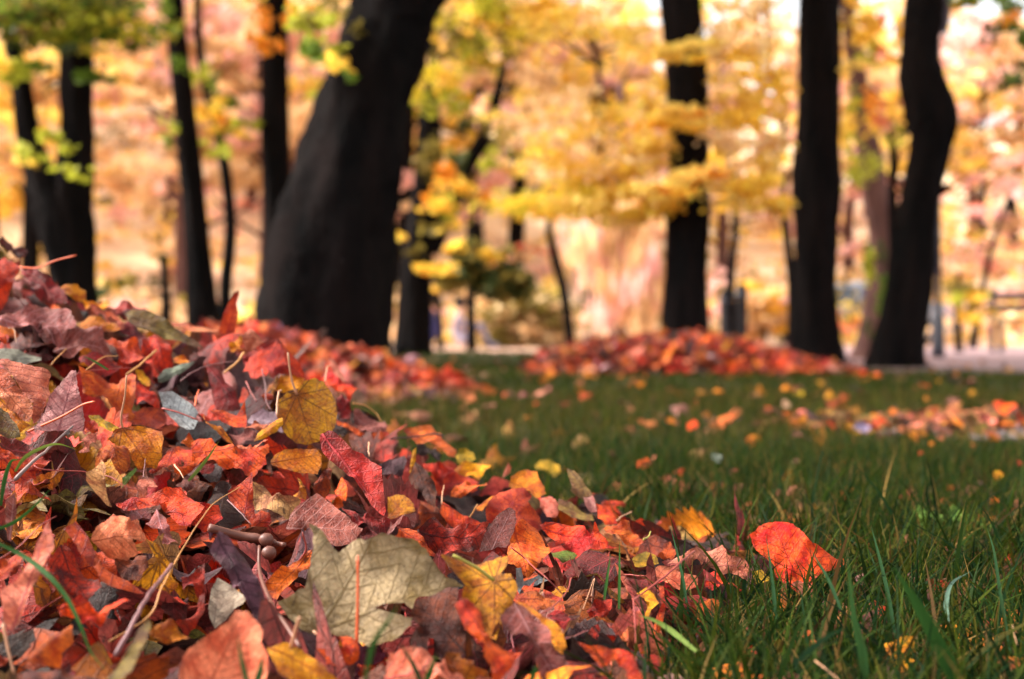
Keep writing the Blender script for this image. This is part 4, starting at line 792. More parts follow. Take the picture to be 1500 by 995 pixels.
# single grass blades
def blade(t, P, w, shade, label, lift=.05, depth=None):
    pts = []
    for p in P:
        q = tp(t, *p); pts.append(np.array(at(q[0], q[1], depth if depth else hit(q[0], min(q[1], 1000), lift).y)))
    if not depth:
        m = np.mean([p[1] for p in pts]); pts = [np.array(at(*tp(t, *P[i]), m+(pts[i][1]-m)*.4)) for i in range(len(P))]
    S = spline(pts, 6); n = len(S); V = []; hw = w/2/F*S[0][1]
    for i, s in enumerate(S):
        tg = S[min(i+1, n-1)]-S[max(i-1, 0)]; vd = s-np.array([0, 0, CAMH]); sd2 = np.cross(tg, vd); sd2 /= np.linalg.norm(sd2)
        th = np.cross(sd2, tg); th /= np.linalg.norm(th); k = hw*max(.06, (1-(i/(n-1))**2.2)*(.55+.45*min(1, i/(n*.25))))
        V += [s-sd2*k, s+th*k*.35, s+sd2*k]
    Fc = [(3*i+j, 3*i+j+1, 3*i+j+4, 3*i+j+3) for i in range(n-1) for j in (0, 1)]
    c = lin(shade); C = np.tile(np.append(c, 1), (len(V), 1)); C[:, :3] *= (.8+.3*np.linspace(0, 1, len(V)))[:, None]
    o = mesh_obj('grass_blade', np.array(V), Fc, M_GRASS, None, tuple(S[0]), attrs={'c1': ('FLOAT_COLOR', C)})
    tag(o, label, 'grass blade', 'single grass blades standing out')
G1, G2, G3 = (44, 76, 32), (34, 60, 34), (88, 100, 40)
blade('F', [(-20,270),(120,340),(250,440),(350,560),(420,700),(480,850),(575,965)], 8, G1, 'long green blade arching over the lower left leaves down to the bottom edge')
blade('B', [(5,1000),(30,830),(60,720),(90,670),(140,665)], 7, G1, 'short green blade bent over at the left edge of the photo')
blade('B', [(110,750),(180,650),(300,580),(420,550),(560,590)], 6, G3, 'yellow-green blade bowed over the grey jointed twig')
blade('F', [(-20,205),(80,160),(170,90),(265,-10)], 6, G1, 'straight green blade slanting up right at the left edge')
blade('D', [(-20,520),(60,430),(130,340),(200,235)], 6, G3, 'yellow-green thin blade across the blotched orange leaf')
blade('A', [(790,955),(700,900),(605,850)], 4, G1, 'small green blade under the golden bent stalk')
blade('G', [(385,1030),(350,900),(310,700)], 8, (52, 80, 44), 'blurred dark blade before the ribbed salmon-pink leaf, left of its pair', depth=.74)
blade('G', [(440,1030),(470,930),(485,835)], 11, (52, 80, 44), 'blurred dark blade before the ribbed salmon-pink leaf, right of its pair', depth=.74)
blade('H', [(270,1030),(200,880),(120,750)], 8, G2, 'blurred blade leaning left below the large grey-green leaf', depth=.76)
blade('H', [(290,1030),(330,930),(365,830)], 11, G1, 'blurred blade leaning right below the large grey-green leaf', depth=.74)
blade('H', [(-120,1020),(-60,760),(40,600),(115,480)], 9, G1, 'blurred tall blade in front of the large grey-green leaf', depth=.7)
blade('H', [(1000,1030),(1030,950),(1060,890)], 9, G1, 'blurred short blade before the mauve-brown curled leaf', depth=.76)
blade('I', [(700,520),(680,380),(640,200),(600,45)], 5, G2, 'tall thin blade crossing the slanting reddish twig', .05)
blade('I', [(282,560),(285,350),(286,140)], 5, G1, 'thin upright blade in front of the dark maroon lobed leaf', .05)
blade('I', [(190,500),(210,360),(230,220)], 5, G1, 'short dark blade left of the thin upright blade', .05)
blade('I', [(1255,620),(1235,400),(1195,105)], 6, G2, 'blade standing before the lone vivid orange-red leaf', .06)
blade('I', [(760,820),(600,690),(500,630),(400,598)], 9, (104, 122, 58), 'light green blade leaning left over the orange leaf strip', .05)
blade('J', [(600,740),(550,450),(490,200),(448,45)], 7, G2, 'tall dark blade right of the lone vivid orange-red leaf', .06)
blade('J', [(985,1030),(900,850),(750,560),(590,300)], 26, G1, 'broad blurred blade rising from the bottom right, widest in the grass', depth=.82)
blade('J', [(1310,820),(1245,430),(1210,200),(1168,58)], 6, G2, 'tall upright blade near the right edge', .07)
blade('J', [(925,640),(915,520),(950,400),(1060,330)], 8, (96, 122, 104), 'bluish blade bent over to the right in the grass at right', .06)
blade('J', [(-30,900),(100,790),(200,720),(310,670)], 10, G2, 'broad dark blade lying low below the lone vivid leaf', .07)
blade('J', [(420,1020),(390,800),(340,600),(300,200)], 14, (58, 92, 48), 'wide blurred blade left of the broad bottom-right blade', depth=.84)
blade('J', [(260,560),(180,370),(75,195)], 6, G2, 'bluish-green blade leaning left before the red corner of the lone leaf', .07)
# light green clover-like weed
root = empty('clover_plant', at(1385, 800, 1.62)); tag(root, 'light green clover-like weed in the grass near the right edge', 'weed')
for i, (x, y) in enumerate(((1352, 752), (1372, 758), (1400, 752), (1415, 760), (1385, 780), (1350, 768), (1445, 770))):
    P = outline('s', random.Random(i)); rr = random.Random(40+i); c = at(x, y, 1.62)
    V3, T, V2 = leaf_mesh(P, rr, .8, .2, .02, 8); V3 -= V3.mean(0); ex, ey, nz = frame(Vector((rr.uniform(-.3, .3), -.6, .8)), Vector((math.cos(i*2), math.sin(i*2), 0)))
    W = np.array(c)+.024*(V3[:, :1]*np.array(ex)+V3[:, 1:2]*np.array(ey)+V3[:, 2:]*np.array(nz))
    mesh_obj('leaf', W, T, M_GRASS, root, root.location, attrs={'c1': ('FLOAT_COLOR', np.tile((*lin((112, 142, 66)), 1), (len(W), 1)))})
    MB().tube([root.location+Vector((0, 0, -.02)), Vector(c).lerp(root.location, .4)+Vector((0, 0, .006)), c], [.0008]*3, 5).build('stem', M_STALK['green'], root, root.location)

# ------------------------------------------------------------------ ground
def sheet(name, P, z, mat, kind='structure', sub=1):
    o = mesh_obj(name, [(x, y, z) for x, y in P], [tuple(range(len(P)))], mat, smooth=False); tag(o, kind=kind); return o
sheet('ground', [(-260, -40), (260, -40), (260, 320), (-260, 320)], -.008, M_GROUND)
EDGE = [(14, 6.5), (6, 7.6), (3.2, 8.4), (2.3, 8.9), (1.7, 10.5), (1.0, 14), (.3, 18.5), (-2, 21), (-6, 22.5), (-16, 23)]
sheet('lawn', [(-16, -6), (14, -6)]+EDGE, -.004, M_LAWN)
sheet('path', [(2.9, 24)]+[(1.75, 12)]+[(x+.08, y+.1) for x, y in EDGE[::-1][5:]]+[(40, 5), (40, 24), (10, 27)], 0.0, M_PATH)
M_BARE = noise_material('bare_soil', (.12, .085, .09), (.26, .19, .2), 9, .8, .02)
bp = [(1.4+(.62+.06*math.sin(5*a)+.05*math.sin(9*a+1))*math.cos(a), 3.55+(.42+.05*math.sin(4*a+2))*math.sin(a)) for a in [k*math.pi/24 for k in range(48)]]
sheet('bare_soil', bp, 0.004, M_BARE)
# hill
gx = np.linspace(-90, 90, 70); gy = np.linspace(30, 130, 50); X, Y = np.meshgrid(gx, gy)
def hillz(x, y):
    side = np.interp(x, [-90, -20, -4, 4, 12, 90], [1.4, 1.35, 1.15, .8, .55, .5])
    t = np.clip((y-34)/60, 0, 1)
    return 26*side*t**1.15+.5*np.sin(x*.4+y*.2)*np.clip(t*8, 0, 1)-.03
Z = hillz(X, Y)
idx = np.arange(X.size).reshape(X.shape); Fq = np.stack([idx[:-1, :-1], idx[:-1, 1:], idx[1:, 1:], idx[1:, :-1]], -1).reshape(-1, 4)
tag(mesh_obj('hill', np.stack([X.ravel(), Y.ravel(), Z.ravel()], 1), Fq, M_HILL), kind='structure')
# ------------------------------------------------------------------ grass
def grass():
    Vs, Fs, Cs = [], [], []; base = 0
    for (y0, y1, n, seg, hmin, hmax, wmin, wmax) in ((.62, 1.5, 23000, 4, .035, .08, .0014, .004), (.62, 1.9, 3600, 5, .045, .1, .003, .0055), (1.5, 2.8, 48000, 3, .035, .075, .0013, .0026), (2.8, 5.5, 70000, 2, .035, .065, .0018, .0034), (5.5, 11, 70000, 2, .035, .06, .003, .006), (11, 23, 50000, 2, .035, .065, .007, .012)):
        y = np.sqrt(rng.uniform(y0**2, y1**2, n)); x = rng.uniform(-.62, .62, n)*y
        keep = rng.random(n) > np.clip(cover1(x, y)*1.35, 0, 1)
        keep &= (heap2(x, y) < .01) & (heap3(x, y) < .01)
        e = np.array(EDGE)[::-1]; ye = np.interp(x, e[:, 0], e[:, 1]); keep &= y < ye-.05
        patch = np.exp(-(((x-1.4)/.55)**4+((y-3.5)/.55)**4)); keep &= rng.random(n) > patch*1.25
        cl = .5+.5*np.sin(x*7+2*np.sin(y*3.1))*np.sin(y*5.3+1.7*np.sin(x*4.1)); keep &= rng.random(n) > .35*cl
        x, y = x[keep], y[keep]; n = len(x)
        h = rng.uniform(hmin, hmax, n)*(1+.35*(rng.random(n) > .93)); wd = rng.uniform(wmin, wmax, n)
        a = rng.uniform(0, 2*np.pi, n); lean = rng.uniform(.1, 1.05, n); b = rng.uniform(0, 2*np.pi, n)
        rows = []
        for k in range(seg+1):
            t = k/seg; off = h*lean*t**1.8; z = h*t*(1-.3*lean*t)
            cx, cy = x+np.cos(a)*off, y+np.sin(a)*off; ww = wd*(1-t**1.6)*.5+.0001
            rows.append(np.stack([np.stack([cx-np.cos(b)*ww, cy-np.sin(b)*ww, z], 1), np.stack([cx+np.cos(b)*ww, cy+np.sin(b)*ww, z], 1)], 1))
        V = np.stack(rows, 1).reshape(n, -1, 3)          # n, 2(seg+1), 3
        q = np.array([[2*k, 2*k+1, 2*k+3, 2*k+2] for k in range(seg)])
        Fs.append((q[None]+(np.arange(n)*2*(seg+1))[:, None, None]+base).reshape(-1, 4)); Vs.append(V.reshape(-1, 3)); base += n*2*(seg+1)
        pal = np.array([lin(c) for c in ((30, 48, 14), (42, 57, 14), (54, 62, 15), (22, 42, 20), (68, 64, 20), (112, 88, 46), (70, 50, 26))])
        c = pal[rng.choice(7, n, p=((.26, .22, .14, .2, .08, .04, .06) if y0 < 1.6 else (.14, .16, .18, .1, .2, .08, .14) if y0 < 5 else (.1, .3, .34, .06, .14, .03, .03)))]*rng.uniform(.4, 1.4, (n, 1))
        C = np.concatenate([np.repeat(c[:, None, :], 2*(seg+1), 1), np.ones((n, 2*(seg+1), 1))], 2); Cs.append(C.reshape(-1, 4))
    o = mesh_obj('grass', np.vstack(Vs), np.vstack(Fs), M_GRASS, attrs={'c1': ('FLOAT_COLOR', np.vstack(Cs))})
    tag(o, 'short dark green grass of the lawn around the leaf heaps', 'grass', kind='stuff')
grass()

# ------------------------------------------------------------------ trees
FC = {'yellow': (253, 214, 110), 'gold': (252, 204, 78), 'orange': (242, 158, 50), 'peach': (252, 212, 162), 'pink': (244, 194, 184), 'lime': (176, 176, 56), 'green': (100, 124, 40),
      'dark': (62, 72, 34), 'olive': (128, 112, 50), 'tan': (206, 168, 120), 'salmon': (232, 134, 104)}
FC['lemon'] = (236, 216, 78)
def crown_mesh(name, clumps, parent=None, origin=(0, 0, 0), hang=0.0, seed=1):
    """clumps: (centre, (rx,ry,rz), n, leaf size, [colour names])"""
    r_ = np.random.default_rng(seed); Vs, Cs = [], []
    for c, rad, n, sz, cols in clumps:
        u = r_.normal(size=(n, 3)); u /= np.linalg.norm(u, axis=1)[:, None]; rr_ = r_.uniform(.15, 1, n)**.6
        p = u*rr_[:, None]
        # sub-clustering: pull leaves to twigs so that gaps open
        k = max(5, n//28); tw_ = r_.normal(size=(k, 3)); tw_ /= np.linalg.norm(tw_, axis=1)[:, None]; tw_ *= (r_.uniform(.25, 1, k)**.5)[:, None]
        j = r_.integers(0, k, n); p = tw_[j]+r_.normal(size=(n, 3))*np.array([.17, .17, .13])
        p = p*np.array(rad)+np.array(c)
        a = r_.normal(size=(n, 3)); a[:, 2] *= .5
        if hang: a = np.tile((0, 0, -1.0), (n, 1))+r_.normal(size=(n, 3))*.12
        a /= np.linalg.norm(a, axis=1)[:, None]
        b = np.cross(a, r_.normal(size=(n, 3))); b /= np.linalg.norm(b, axis=1)[:, None]
        s = (sz*r_.uniform(.6, 1.3, n))[:, None]; wd = .38 if not hang else .16; ln = 1.0 if not hang else 2.2
        Vs.append(np.stack([p-a*s*ln*.5, p+b*s*wd, p+a*s*ln*.5, p-b*s*wd], 1).reshape(-1, 3))
        cc = np.array([lin(FC[x]) for x in cols]); ci = r_.integers(0, len(cols), k)[j]
        cv = cc[ci]*r_.uniform(.75, 1.2, (n, 1)); Cs.append(np.repeat(np.concatenate([cv, np.ones((n, 1))], 1), 4, 0))
    V = np.vstack(Vs); Fq = np.arange(len(V)).reshape(-1, 4)
    return mesh_obj(name, V, Fq, M_FOL, parent, origin, smooth=False, attrs={'c1': ('FLOAT_COLOR', np.clip(np.vstack(Cs), 0, .95))})
def trunk(mb, pts, d, seed, flare=1.0, n=28):
    """pts: (px, py, width px) from the base up"""
    P = [(*at(x, y, d), w_/2/F*d) for x, y, w_ in pts]
    S = spline(P, 7); return mb.tube([s[:3] for s in S], [abs(s[3]) for s in S], n, .13, seed)
def tree(name, label, d, stems, mat=M_BARK, clumps=(), top=True, seed=1, group=None, cname='crown', hang=0, extra=None):
    x0, y0, w0 = stems[0][0]; b = at(x0, y0, d); b.z = 0
    root = empty(name, b); tag(root, label, 'tree', group)
    mb = MB(); rr = random.Random(seed)
    for si, st in enumerate(stems):
        st = list(st)
        if si == 0:   # root flare down into the ground
            gy_ = HY+CAMH*F/d; w1 = st[0][2]
            st = [(st[0][0], gy_+.06*F/d, w1*(1.7 if w1 < 150 else 1.12)), (st[0][0], gy_-.05*F/d, w1*(1.2 if w1 < 150 else 1.03))]+[s for s in st if s[1] < gy_-.16*F/d]
        trunk(mb, st, d, seed+si)
    mb.build('trunk', mat, root, b)
    cl = [(tuple(at(cx, cy, dd)), (rx/F*dd, max(.35, ry/F*dd), ry/F*dd), n, sz, cs) for cx, cy, rx, ry, dd, n, sz, cs in clumps]
    if top:   # the crown above the frame, on limbs
        x1, y1, w1 = stems[0][-1]; tpnt = at(x1, y1, d); r1 = w1/2/F*d; lm = MB()
        zt = tpnt.z
        lead = [tuple(tpnt)+(r1,), (tpnt.x+rr.uniform(-.2, .2), d+rr.uniform(-.2, .2), zt+1.6, r1*.8), (tpnt.x+rr.uniform(-.5, .5), d+rr.uniform(-.4, .4), zt+3.6, r1*.4), (tpnt.x+rr.uniform(-.6, .6), d, zt+5.2, r1*.12)]
        S = spline(lead, 6); lm.tube([s[:3] for s in S], [abs(s[3]) for s in S], 12, .08, seed)
        for k in range(7):
            a = k*2.4+seed; z0 = zt+rr.uniform(-.1, 3.0); L = rr.uniform(1.6, 2.8); cx, cy = lead[1][0], lead[1][1]
            e = (cx+math.cos(a)*L, cy+math.sin(a)*L, z0+rr.uniform(.8, 1.7)); m_ = (cx+math.cos(a)*L*.5, cy+math.sin(a)*L*.5, z0+rr.uniform(.5, .8))
            S = spline([(cx, cy, z0), m_, e], 5); nn = len(S); lm.tube(S, [r1*.42*(1-.85*i/nn)+.006 for i in range(nn)], 8, .06, k)
            cl.append((e, (1.25, 1.25, .7), 420, .15, ['gold', 'lime', 'orange'] if seed % 2 else ['lime', 'green', 'gold']))
        lm.build('limbs', mat, root, b)
    if cl: crown_mesh(cname, cl, root, b, hang, seed)
    if extra: extra(root, b)
    return root
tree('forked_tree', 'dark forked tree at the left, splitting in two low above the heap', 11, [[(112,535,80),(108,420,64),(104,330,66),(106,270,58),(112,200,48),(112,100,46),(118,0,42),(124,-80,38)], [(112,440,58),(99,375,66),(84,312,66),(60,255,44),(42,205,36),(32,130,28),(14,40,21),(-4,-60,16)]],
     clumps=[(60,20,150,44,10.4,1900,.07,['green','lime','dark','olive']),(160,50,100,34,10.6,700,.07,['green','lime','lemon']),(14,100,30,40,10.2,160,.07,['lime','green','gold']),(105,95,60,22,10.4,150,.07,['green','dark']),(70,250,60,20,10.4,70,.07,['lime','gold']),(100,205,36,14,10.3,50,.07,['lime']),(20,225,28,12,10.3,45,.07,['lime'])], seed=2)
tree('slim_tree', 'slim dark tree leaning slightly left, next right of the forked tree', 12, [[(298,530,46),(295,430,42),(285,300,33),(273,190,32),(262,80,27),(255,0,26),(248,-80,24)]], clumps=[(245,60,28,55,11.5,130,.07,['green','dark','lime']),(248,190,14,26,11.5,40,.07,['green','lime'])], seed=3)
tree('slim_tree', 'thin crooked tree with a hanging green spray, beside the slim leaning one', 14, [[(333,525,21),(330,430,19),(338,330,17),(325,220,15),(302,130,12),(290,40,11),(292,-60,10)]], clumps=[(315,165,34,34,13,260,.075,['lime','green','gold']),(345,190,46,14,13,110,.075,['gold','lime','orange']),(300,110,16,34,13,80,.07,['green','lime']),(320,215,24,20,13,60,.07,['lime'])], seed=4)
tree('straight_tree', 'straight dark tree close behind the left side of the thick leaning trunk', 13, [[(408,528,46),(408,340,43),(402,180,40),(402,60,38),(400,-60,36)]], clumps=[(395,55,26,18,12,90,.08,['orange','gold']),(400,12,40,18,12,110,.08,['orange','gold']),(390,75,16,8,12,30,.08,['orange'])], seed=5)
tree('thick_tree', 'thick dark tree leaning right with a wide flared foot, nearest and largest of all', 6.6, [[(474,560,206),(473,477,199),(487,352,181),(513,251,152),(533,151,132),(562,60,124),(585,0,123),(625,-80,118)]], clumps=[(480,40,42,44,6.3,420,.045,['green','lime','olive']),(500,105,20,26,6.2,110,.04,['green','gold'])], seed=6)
tree('branching_tree', 'dark tree with a side branch, seen right behind the thick leaning trunk', 16, [[(605,520,46),(610,400,46),(622,300,40),(628,190,34),(632,120,16),(640,20,12),(645,-80,10)], [(630,370,28),(665,290,24),(690,235,20),(716,190,22),(730,130,13),(745,60,6)]],
     clumps=[(690,50,110,50,15,900,.09,['gold','lemon','olive','lime']),(640,130,50,40,15.2,320,.09,['gold','lime','lemon']),(760,20,80,36,15,360,.11,['gold','yellow','lime']),(660,300,60,40,15.3,220,.1,['gold','lime','orange']),(640,398,46,10,15,110,.1,['orange','gold']),(625,345,60,26,15.3,120,.1,['olive','gold']),(690,205,50,44,17,160,.1,['lime','gold','olive']),(630,240,44,60,15.4,240,.1,['dark','olive','orange']),(700,180,30,24,15.4,90,.1,['dark','olive'])], seed=8)
tree('sapling', 'thin sapling with dark olive foliage behind the gap between the two heaps', 22, [[(690,512,13),(690,440,13),(690,380,12),(694,320,8),(697,280,5)]], clumps=[(738,414,38,26,21.2,900,.17,['dark','olive','dark']),(662,405,30,30,21.2,520,.17,['dark','olive']),(750,442,22,10,21.2,160,.15,['olive','dark']),(700,372,46,22,21.2,420,.16,['olive','dark','gold'])], top=False, seed=9)
tree('sapling', 'short thin stem left of the olive-leaved sapling', 24, [[(645,510,10),(643,450,9),(641,425,6)]], clumps=[(642,424,10,8,24,40,.1,['olive','gold'])], top=False, seed=10)
tree('sapling', 'thin bowed sapling standing left above the far lawn heap', 20, [[(836,515,13),(826,430,14),(810,365,12),(804,330,9),(815,300,6)]], clumps=[(815,300,60,22,19.5,160,.12,['gold','yellow'])], top=False, seed=12)
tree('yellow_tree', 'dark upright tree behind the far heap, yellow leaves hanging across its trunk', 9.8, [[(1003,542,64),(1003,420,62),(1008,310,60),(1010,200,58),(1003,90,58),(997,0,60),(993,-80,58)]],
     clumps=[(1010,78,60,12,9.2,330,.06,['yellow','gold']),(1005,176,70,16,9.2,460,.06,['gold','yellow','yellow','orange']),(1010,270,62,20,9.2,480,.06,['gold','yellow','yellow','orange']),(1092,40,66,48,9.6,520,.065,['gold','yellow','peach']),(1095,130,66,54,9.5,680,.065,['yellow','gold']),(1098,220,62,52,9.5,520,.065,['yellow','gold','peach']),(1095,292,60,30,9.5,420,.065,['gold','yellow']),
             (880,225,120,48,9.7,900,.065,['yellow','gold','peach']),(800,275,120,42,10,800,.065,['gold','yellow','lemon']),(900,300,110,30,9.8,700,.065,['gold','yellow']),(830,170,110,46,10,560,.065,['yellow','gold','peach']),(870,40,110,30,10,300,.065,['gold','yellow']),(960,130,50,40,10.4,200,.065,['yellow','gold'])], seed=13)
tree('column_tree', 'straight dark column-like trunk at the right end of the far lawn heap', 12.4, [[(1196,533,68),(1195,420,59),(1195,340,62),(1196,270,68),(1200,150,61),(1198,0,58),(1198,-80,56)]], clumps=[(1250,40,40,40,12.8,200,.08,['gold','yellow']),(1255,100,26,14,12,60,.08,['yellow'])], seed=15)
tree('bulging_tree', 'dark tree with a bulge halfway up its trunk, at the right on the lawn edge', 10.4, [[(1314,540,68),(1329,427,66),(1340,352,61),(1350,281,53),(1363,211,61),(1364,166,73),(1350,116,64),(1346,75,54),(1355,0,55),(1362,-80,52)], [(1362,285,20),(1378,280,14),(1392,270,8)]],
     clumps=[(1485,30,46,40,9.4,240,.07,['dark','green','olive']),(1480,110,30,26,9.4,70,.07,['dark','green']),(1440,15,50,24,9.6,110,.07,['green','orange','gold'])], seed=16)
def ivy(root, b):
    crown_mesh('ivy', [(tuple(at(1284,430,13.6)), (.12, .12, .5), 240, .07, ['lime', 'dark', 'green']), (tuple(at(1275,500,13.6)), (.1, .1, .3), 100, .07, ['dark', 'olive'])], root, b, 0, 77)
tree('reddish_tree', 'brownish-red tree seen in part just left of the bulging dark trunk', 14, [[(1277,530,48),(1284,450,40),(1293,360,36),(1281,280,37),(1266,180,31),(1255,100,24),(1240,0,20),(1236,-60,18)]], M_BARKR, clumps=[(1275,210,34,90,13.2,330,.08,['gold','lime','salmon','orange']),(1280,60,40,50,13.2,220,.08,['gold','salmon','lime'])], seed=17, extra=ivy)
tree('sapling', 'thin dark stem just right of the column-like trunk gap, left of the bulging one', 13.2, [[(1312,530,10),(1308,380,9),(1306,280,10),(1310,240,14),(1304,190,7)]], top=False, seed=18)
tree('sapling', 'thin branched sapling touching the left side of the column-like trunk', 18, [[(1160,515,14),(1160,420,13),(1152,340,12),(1147,290,8),(1158,230,5)]], clumps=[(1150,250,30,30,18,60,.1,['peach','gold'])], top=False, seed=19)
tree('sapling', 'slender tree rising behind the pair of dark posts', 22, [[(1072,512,15),(1070,420,13),(1077,330,11),(1074,250,9),(1078,180,6)]], clumps=[(1075,260,70,50,21.5,260,.13,['peach','gold','yellow'])], top=False, seed=20)
tree('sapling', 'thin tree slanting right near the right edge', 25, [[(1425,505,11),(1440,420,9),(1458,345,7),(1478,290,5)]], clumps=[(1470,300,60,34,25,160,.14,['pink','peach','salmon'])], top=False, seed=21)
tree('sapling', 'dark stump-like stem between the forked tree and the slim tree', 25, [[(243,503,15),(243,440,14),(241,395,12),(240,375,16)]], clumps=[(240,378,9,6,25,40,.1,['dark'])], top=False, seed=22)
tree('sapling', 'very thin stem behind the fork of the forked tree', 20, [[(40,515,6),(43,400,5),(45,300,4)]], top=False, seed=23)
tree('sapling', 'dark stem cut off by the left edge of the photo', 16, [[(-6,525,22),(-8,400,20),(-14,280,18)]], top=False, seed=24)
tree('amber_shrub', 'amber and green shrub beyond the path near the right edge', 19, [[(1405,508,10),(1402,450,8),(1405,400,5)]], clumps=[(1405,440,34,34,18.8,260,.1,['gold','lime','olive']),(1450,455,30,20,18.8,120,.1,['peach','gold'])], top=False, seed=25)
# willow and bushes behind
wr = tree('weeping_willow', 'peach-coloured weeping willow with hanging curtains of leaves beyond the far heap', 30, [[(905,506,22),(900,380,20),(905,250,16),(910,120,10)]], M_BARKR,
     clumps=[(900,400,66,70,29.5,560,.26,['peach','tan','pink']),(940,300,60,60,29.5,380,.26,['peach','tan']),(870,330,60,60,30,380,.26,['peach','pink','tan']),(945,430,40,50,29,300,.26,['tan','peach','pink'])], top=False, seed=26, hang=1)
def bush(label, px, py, rx, ry, d, cols, n, seed, sz=.14):
    b = at(px, HY+CAMH*F/d, d); b.z = 0; root = empty('bush', b); tag(root, label, 'bush')
    mb = MB(); r_ = random.Random(seed)
    for k in range(6):
        e = at(px+r_.uniform(-.7, .7)*rx, py+r_.uniform(-.6, .2)*ry, d); mb.tube(spline([tuple(b), tuple(b.lerp(e, .5)+Vector((0, 0, .1))), tuple(e)], 4), [.03-.002*i for i in range(9)], 6)
    mb.build('stems', M_BARKR, root, b)
    crown_mesh('foliage', [(tuple(at(px, py, d)), (rx/F*d, rx/F*d*.8, ry/F*d), n, sz, cols), (tuple(at(px, py+ry*.6, d)), (rx/F*d*.9, rx/F*d*.7, ry/F*d*.5), n//2, sz, cols)], root, b, 0, seed)
bush('pale tan-green bush at the far lawn edge between the two heaps', 765, 468, 70, 44, 26, ['tan', 'olive', 'peach'], 3200, 41)
bush('peach bush behind the olive-leaved sapling', 715, 480, 40, 26, 28, ['peach', 'gold', 'tan'], 800, 42)
bush('golden bush in the gap left of the column-like trunk', 1120, 450, 50, 40, 32, ['gold', 'tan', 'peach'], 900, 43, .18)
bush('low rusty bush between the slim trees and the thick trunk', 195, 470, 70, 26, 30, ['salmon', 'tan', 'pink'], 900, 44, .18)

# undergrowth on the slope
r_ = random.Random(55); cl = []
for k in range(640):
    y = r_.uniform(26.5, 66); x = r_.uniform(-.5, .5)*y
    if y < 31 and -1.5 < x: continue
    z = max(0, float(hillz(x, y)) if y > 31 else 0)+r_.uniform(.1, .9)
    cl.append(((x, y, z), (r_.uniform(.8, 1.8), .8, r_.uniform(.35, .8)), 70, .24, r_.choice((['peach', 'yellow'], ['pink', 'peach'], ['tan', 'olive'], ['yellow', 'gold'], ['salmon', 'pink'], ['peach', 'tan'], ['dark', 'olive'], ['gold', 'peach']))))
tag(crown_mesh('undergrowth', cl, None, (0, 0, 0), 0, 90), 'dense peach and yellow undergrowth covering the foot of the far slope', 'undergrowth', kind='stuff')
# background trees on the slope: a few kinds, copied
def bg_proto(name, cols, seed, H_=8.0):
    r_ = random.Random(seed); root = empty(name, (0, 0, 0)); mb = MB()
    lead = spline([(0, 0, -.4, .2), (.1, 0, H_*.3, .15), (-.15, .1, H_*.6, .09), (.1, 0, H_*.95, .03)], 6)
    mb.tube([s[:3] for s in lead], [abs(s[3]) for s in lead], 9, .08, seed); cl = []
    for k in range(15):
        z0 = H_*r_.uniform(.16, .85); a = r_.uniform(0, 6.28); L = r_.uniform(.8, 2.7)*(1.15-z0/H_*.5)
        e = (math.cos(a)*L, math.sin(a)*L, z0+r_.uniform(.1, 1.2)); S = spline([(0, 0, z0), (e[0]*.5, e[1]*.5, z0+.4), e], 4)
        mb.tube(S, [.055-.005*i for i in range(len(S))], 6); cl.append((e, (r_.uniform(.9, 1.5), r_.uniform(.9, 1.5), r_.uniform(.45, .8)), 170, .26, r_.sample(cols, min(3, len(cols)))))
    mb.build('trunk', r_.choice([M_BARK, M_BARKR]), root); crown_mesh('crown', cl, root, (0, 0, 0), 0, seed); return root
def copy_tree(o):
    c = o.copy(); col.objects.link(c)
    for ch in o.children:
        k = ch.copy(); col.objects.link(k); k.parent = c
    return c
PR = [('golden', bg_proto('yellow_tree', ['yellow', 'yellow', 'peach'], 61)), ('peach-coloured', bg_proto('peach_tree', ['peach', 'yellow', 'tan', 'pink'], 62)),
      ('pinkish', bg_proto('pink_tree', ['pink', 'peach', 'tan'], 63)), ('yellow-green', bg_proto('lime_tree', ['yellow', 'lime', 'peach', 'gold'], 64))]
used = set(); rr = random.Random(77); BG = []
for row, (y, n) in enumerate(((36, 13), (43, 15), (52, 17), (63, 18))):
    for i in range(n):
        x = (i/(n-1)-.5)*y*.95+rr.uniform(-1, 1); yy = y+rr.uniform(-3, 3); BG.append((x, yy, row))
sect = [(0, 'left of the forked tree'), (60, 'behind the forked tree'), (140, 'between the forked tree and the slim tree'), (260, 'behind the two slim trees'), (350, 'left of the thick leaning trunk'), (480, 'behind the thick leaning trunk'),
        (600, 'right of the thick leaning trunk'), (720, 'above the gap between the lawn heaps'), (840, 'behind the weeping willow'), (960, 'behind the yellow-leaved upright tree'), (1060, 'left of the column-like trunk'), (1160, 'behind the column-like trunk'), (1235, 'between the column-like and bulging trunks'), (1330, 'behind the bulging trunk'), (1410, 'in the upper right corner'), (1500, 'just past the right edge')]
BGL = {}
for (x, y, row) in BG:
    k = rr.choices(range(4), (.28, .3, .3, .12))[0]; word, pr = PR[k]
    px = 750+x/y*F
    if 560 < px and row == 0 and rr.random() < .35: continue
    o = pr if k not in used else copy_tree(pr); used.add(k)
    z = float(hillz(x, y)) if y > 31 else 0
    o.location = (x, y, max(0, z)); o.rotation_euler.z = rr.uniform(0, 6.28); s = rr.uniform(.95, 1.35)*(1.0 if x < 2 else .82); o.scale = (s, s, s)
    sx = [t for t in sect if t[0] <= max(px, 0)][-1][1] if px > -40 else 'beyond the left edge'
    BGL.setdefault(f"{word} tree {['at the foot of', 'low on', 'midway up', 'high on'][row]} the far slope, {sx}", []).append((px, o))
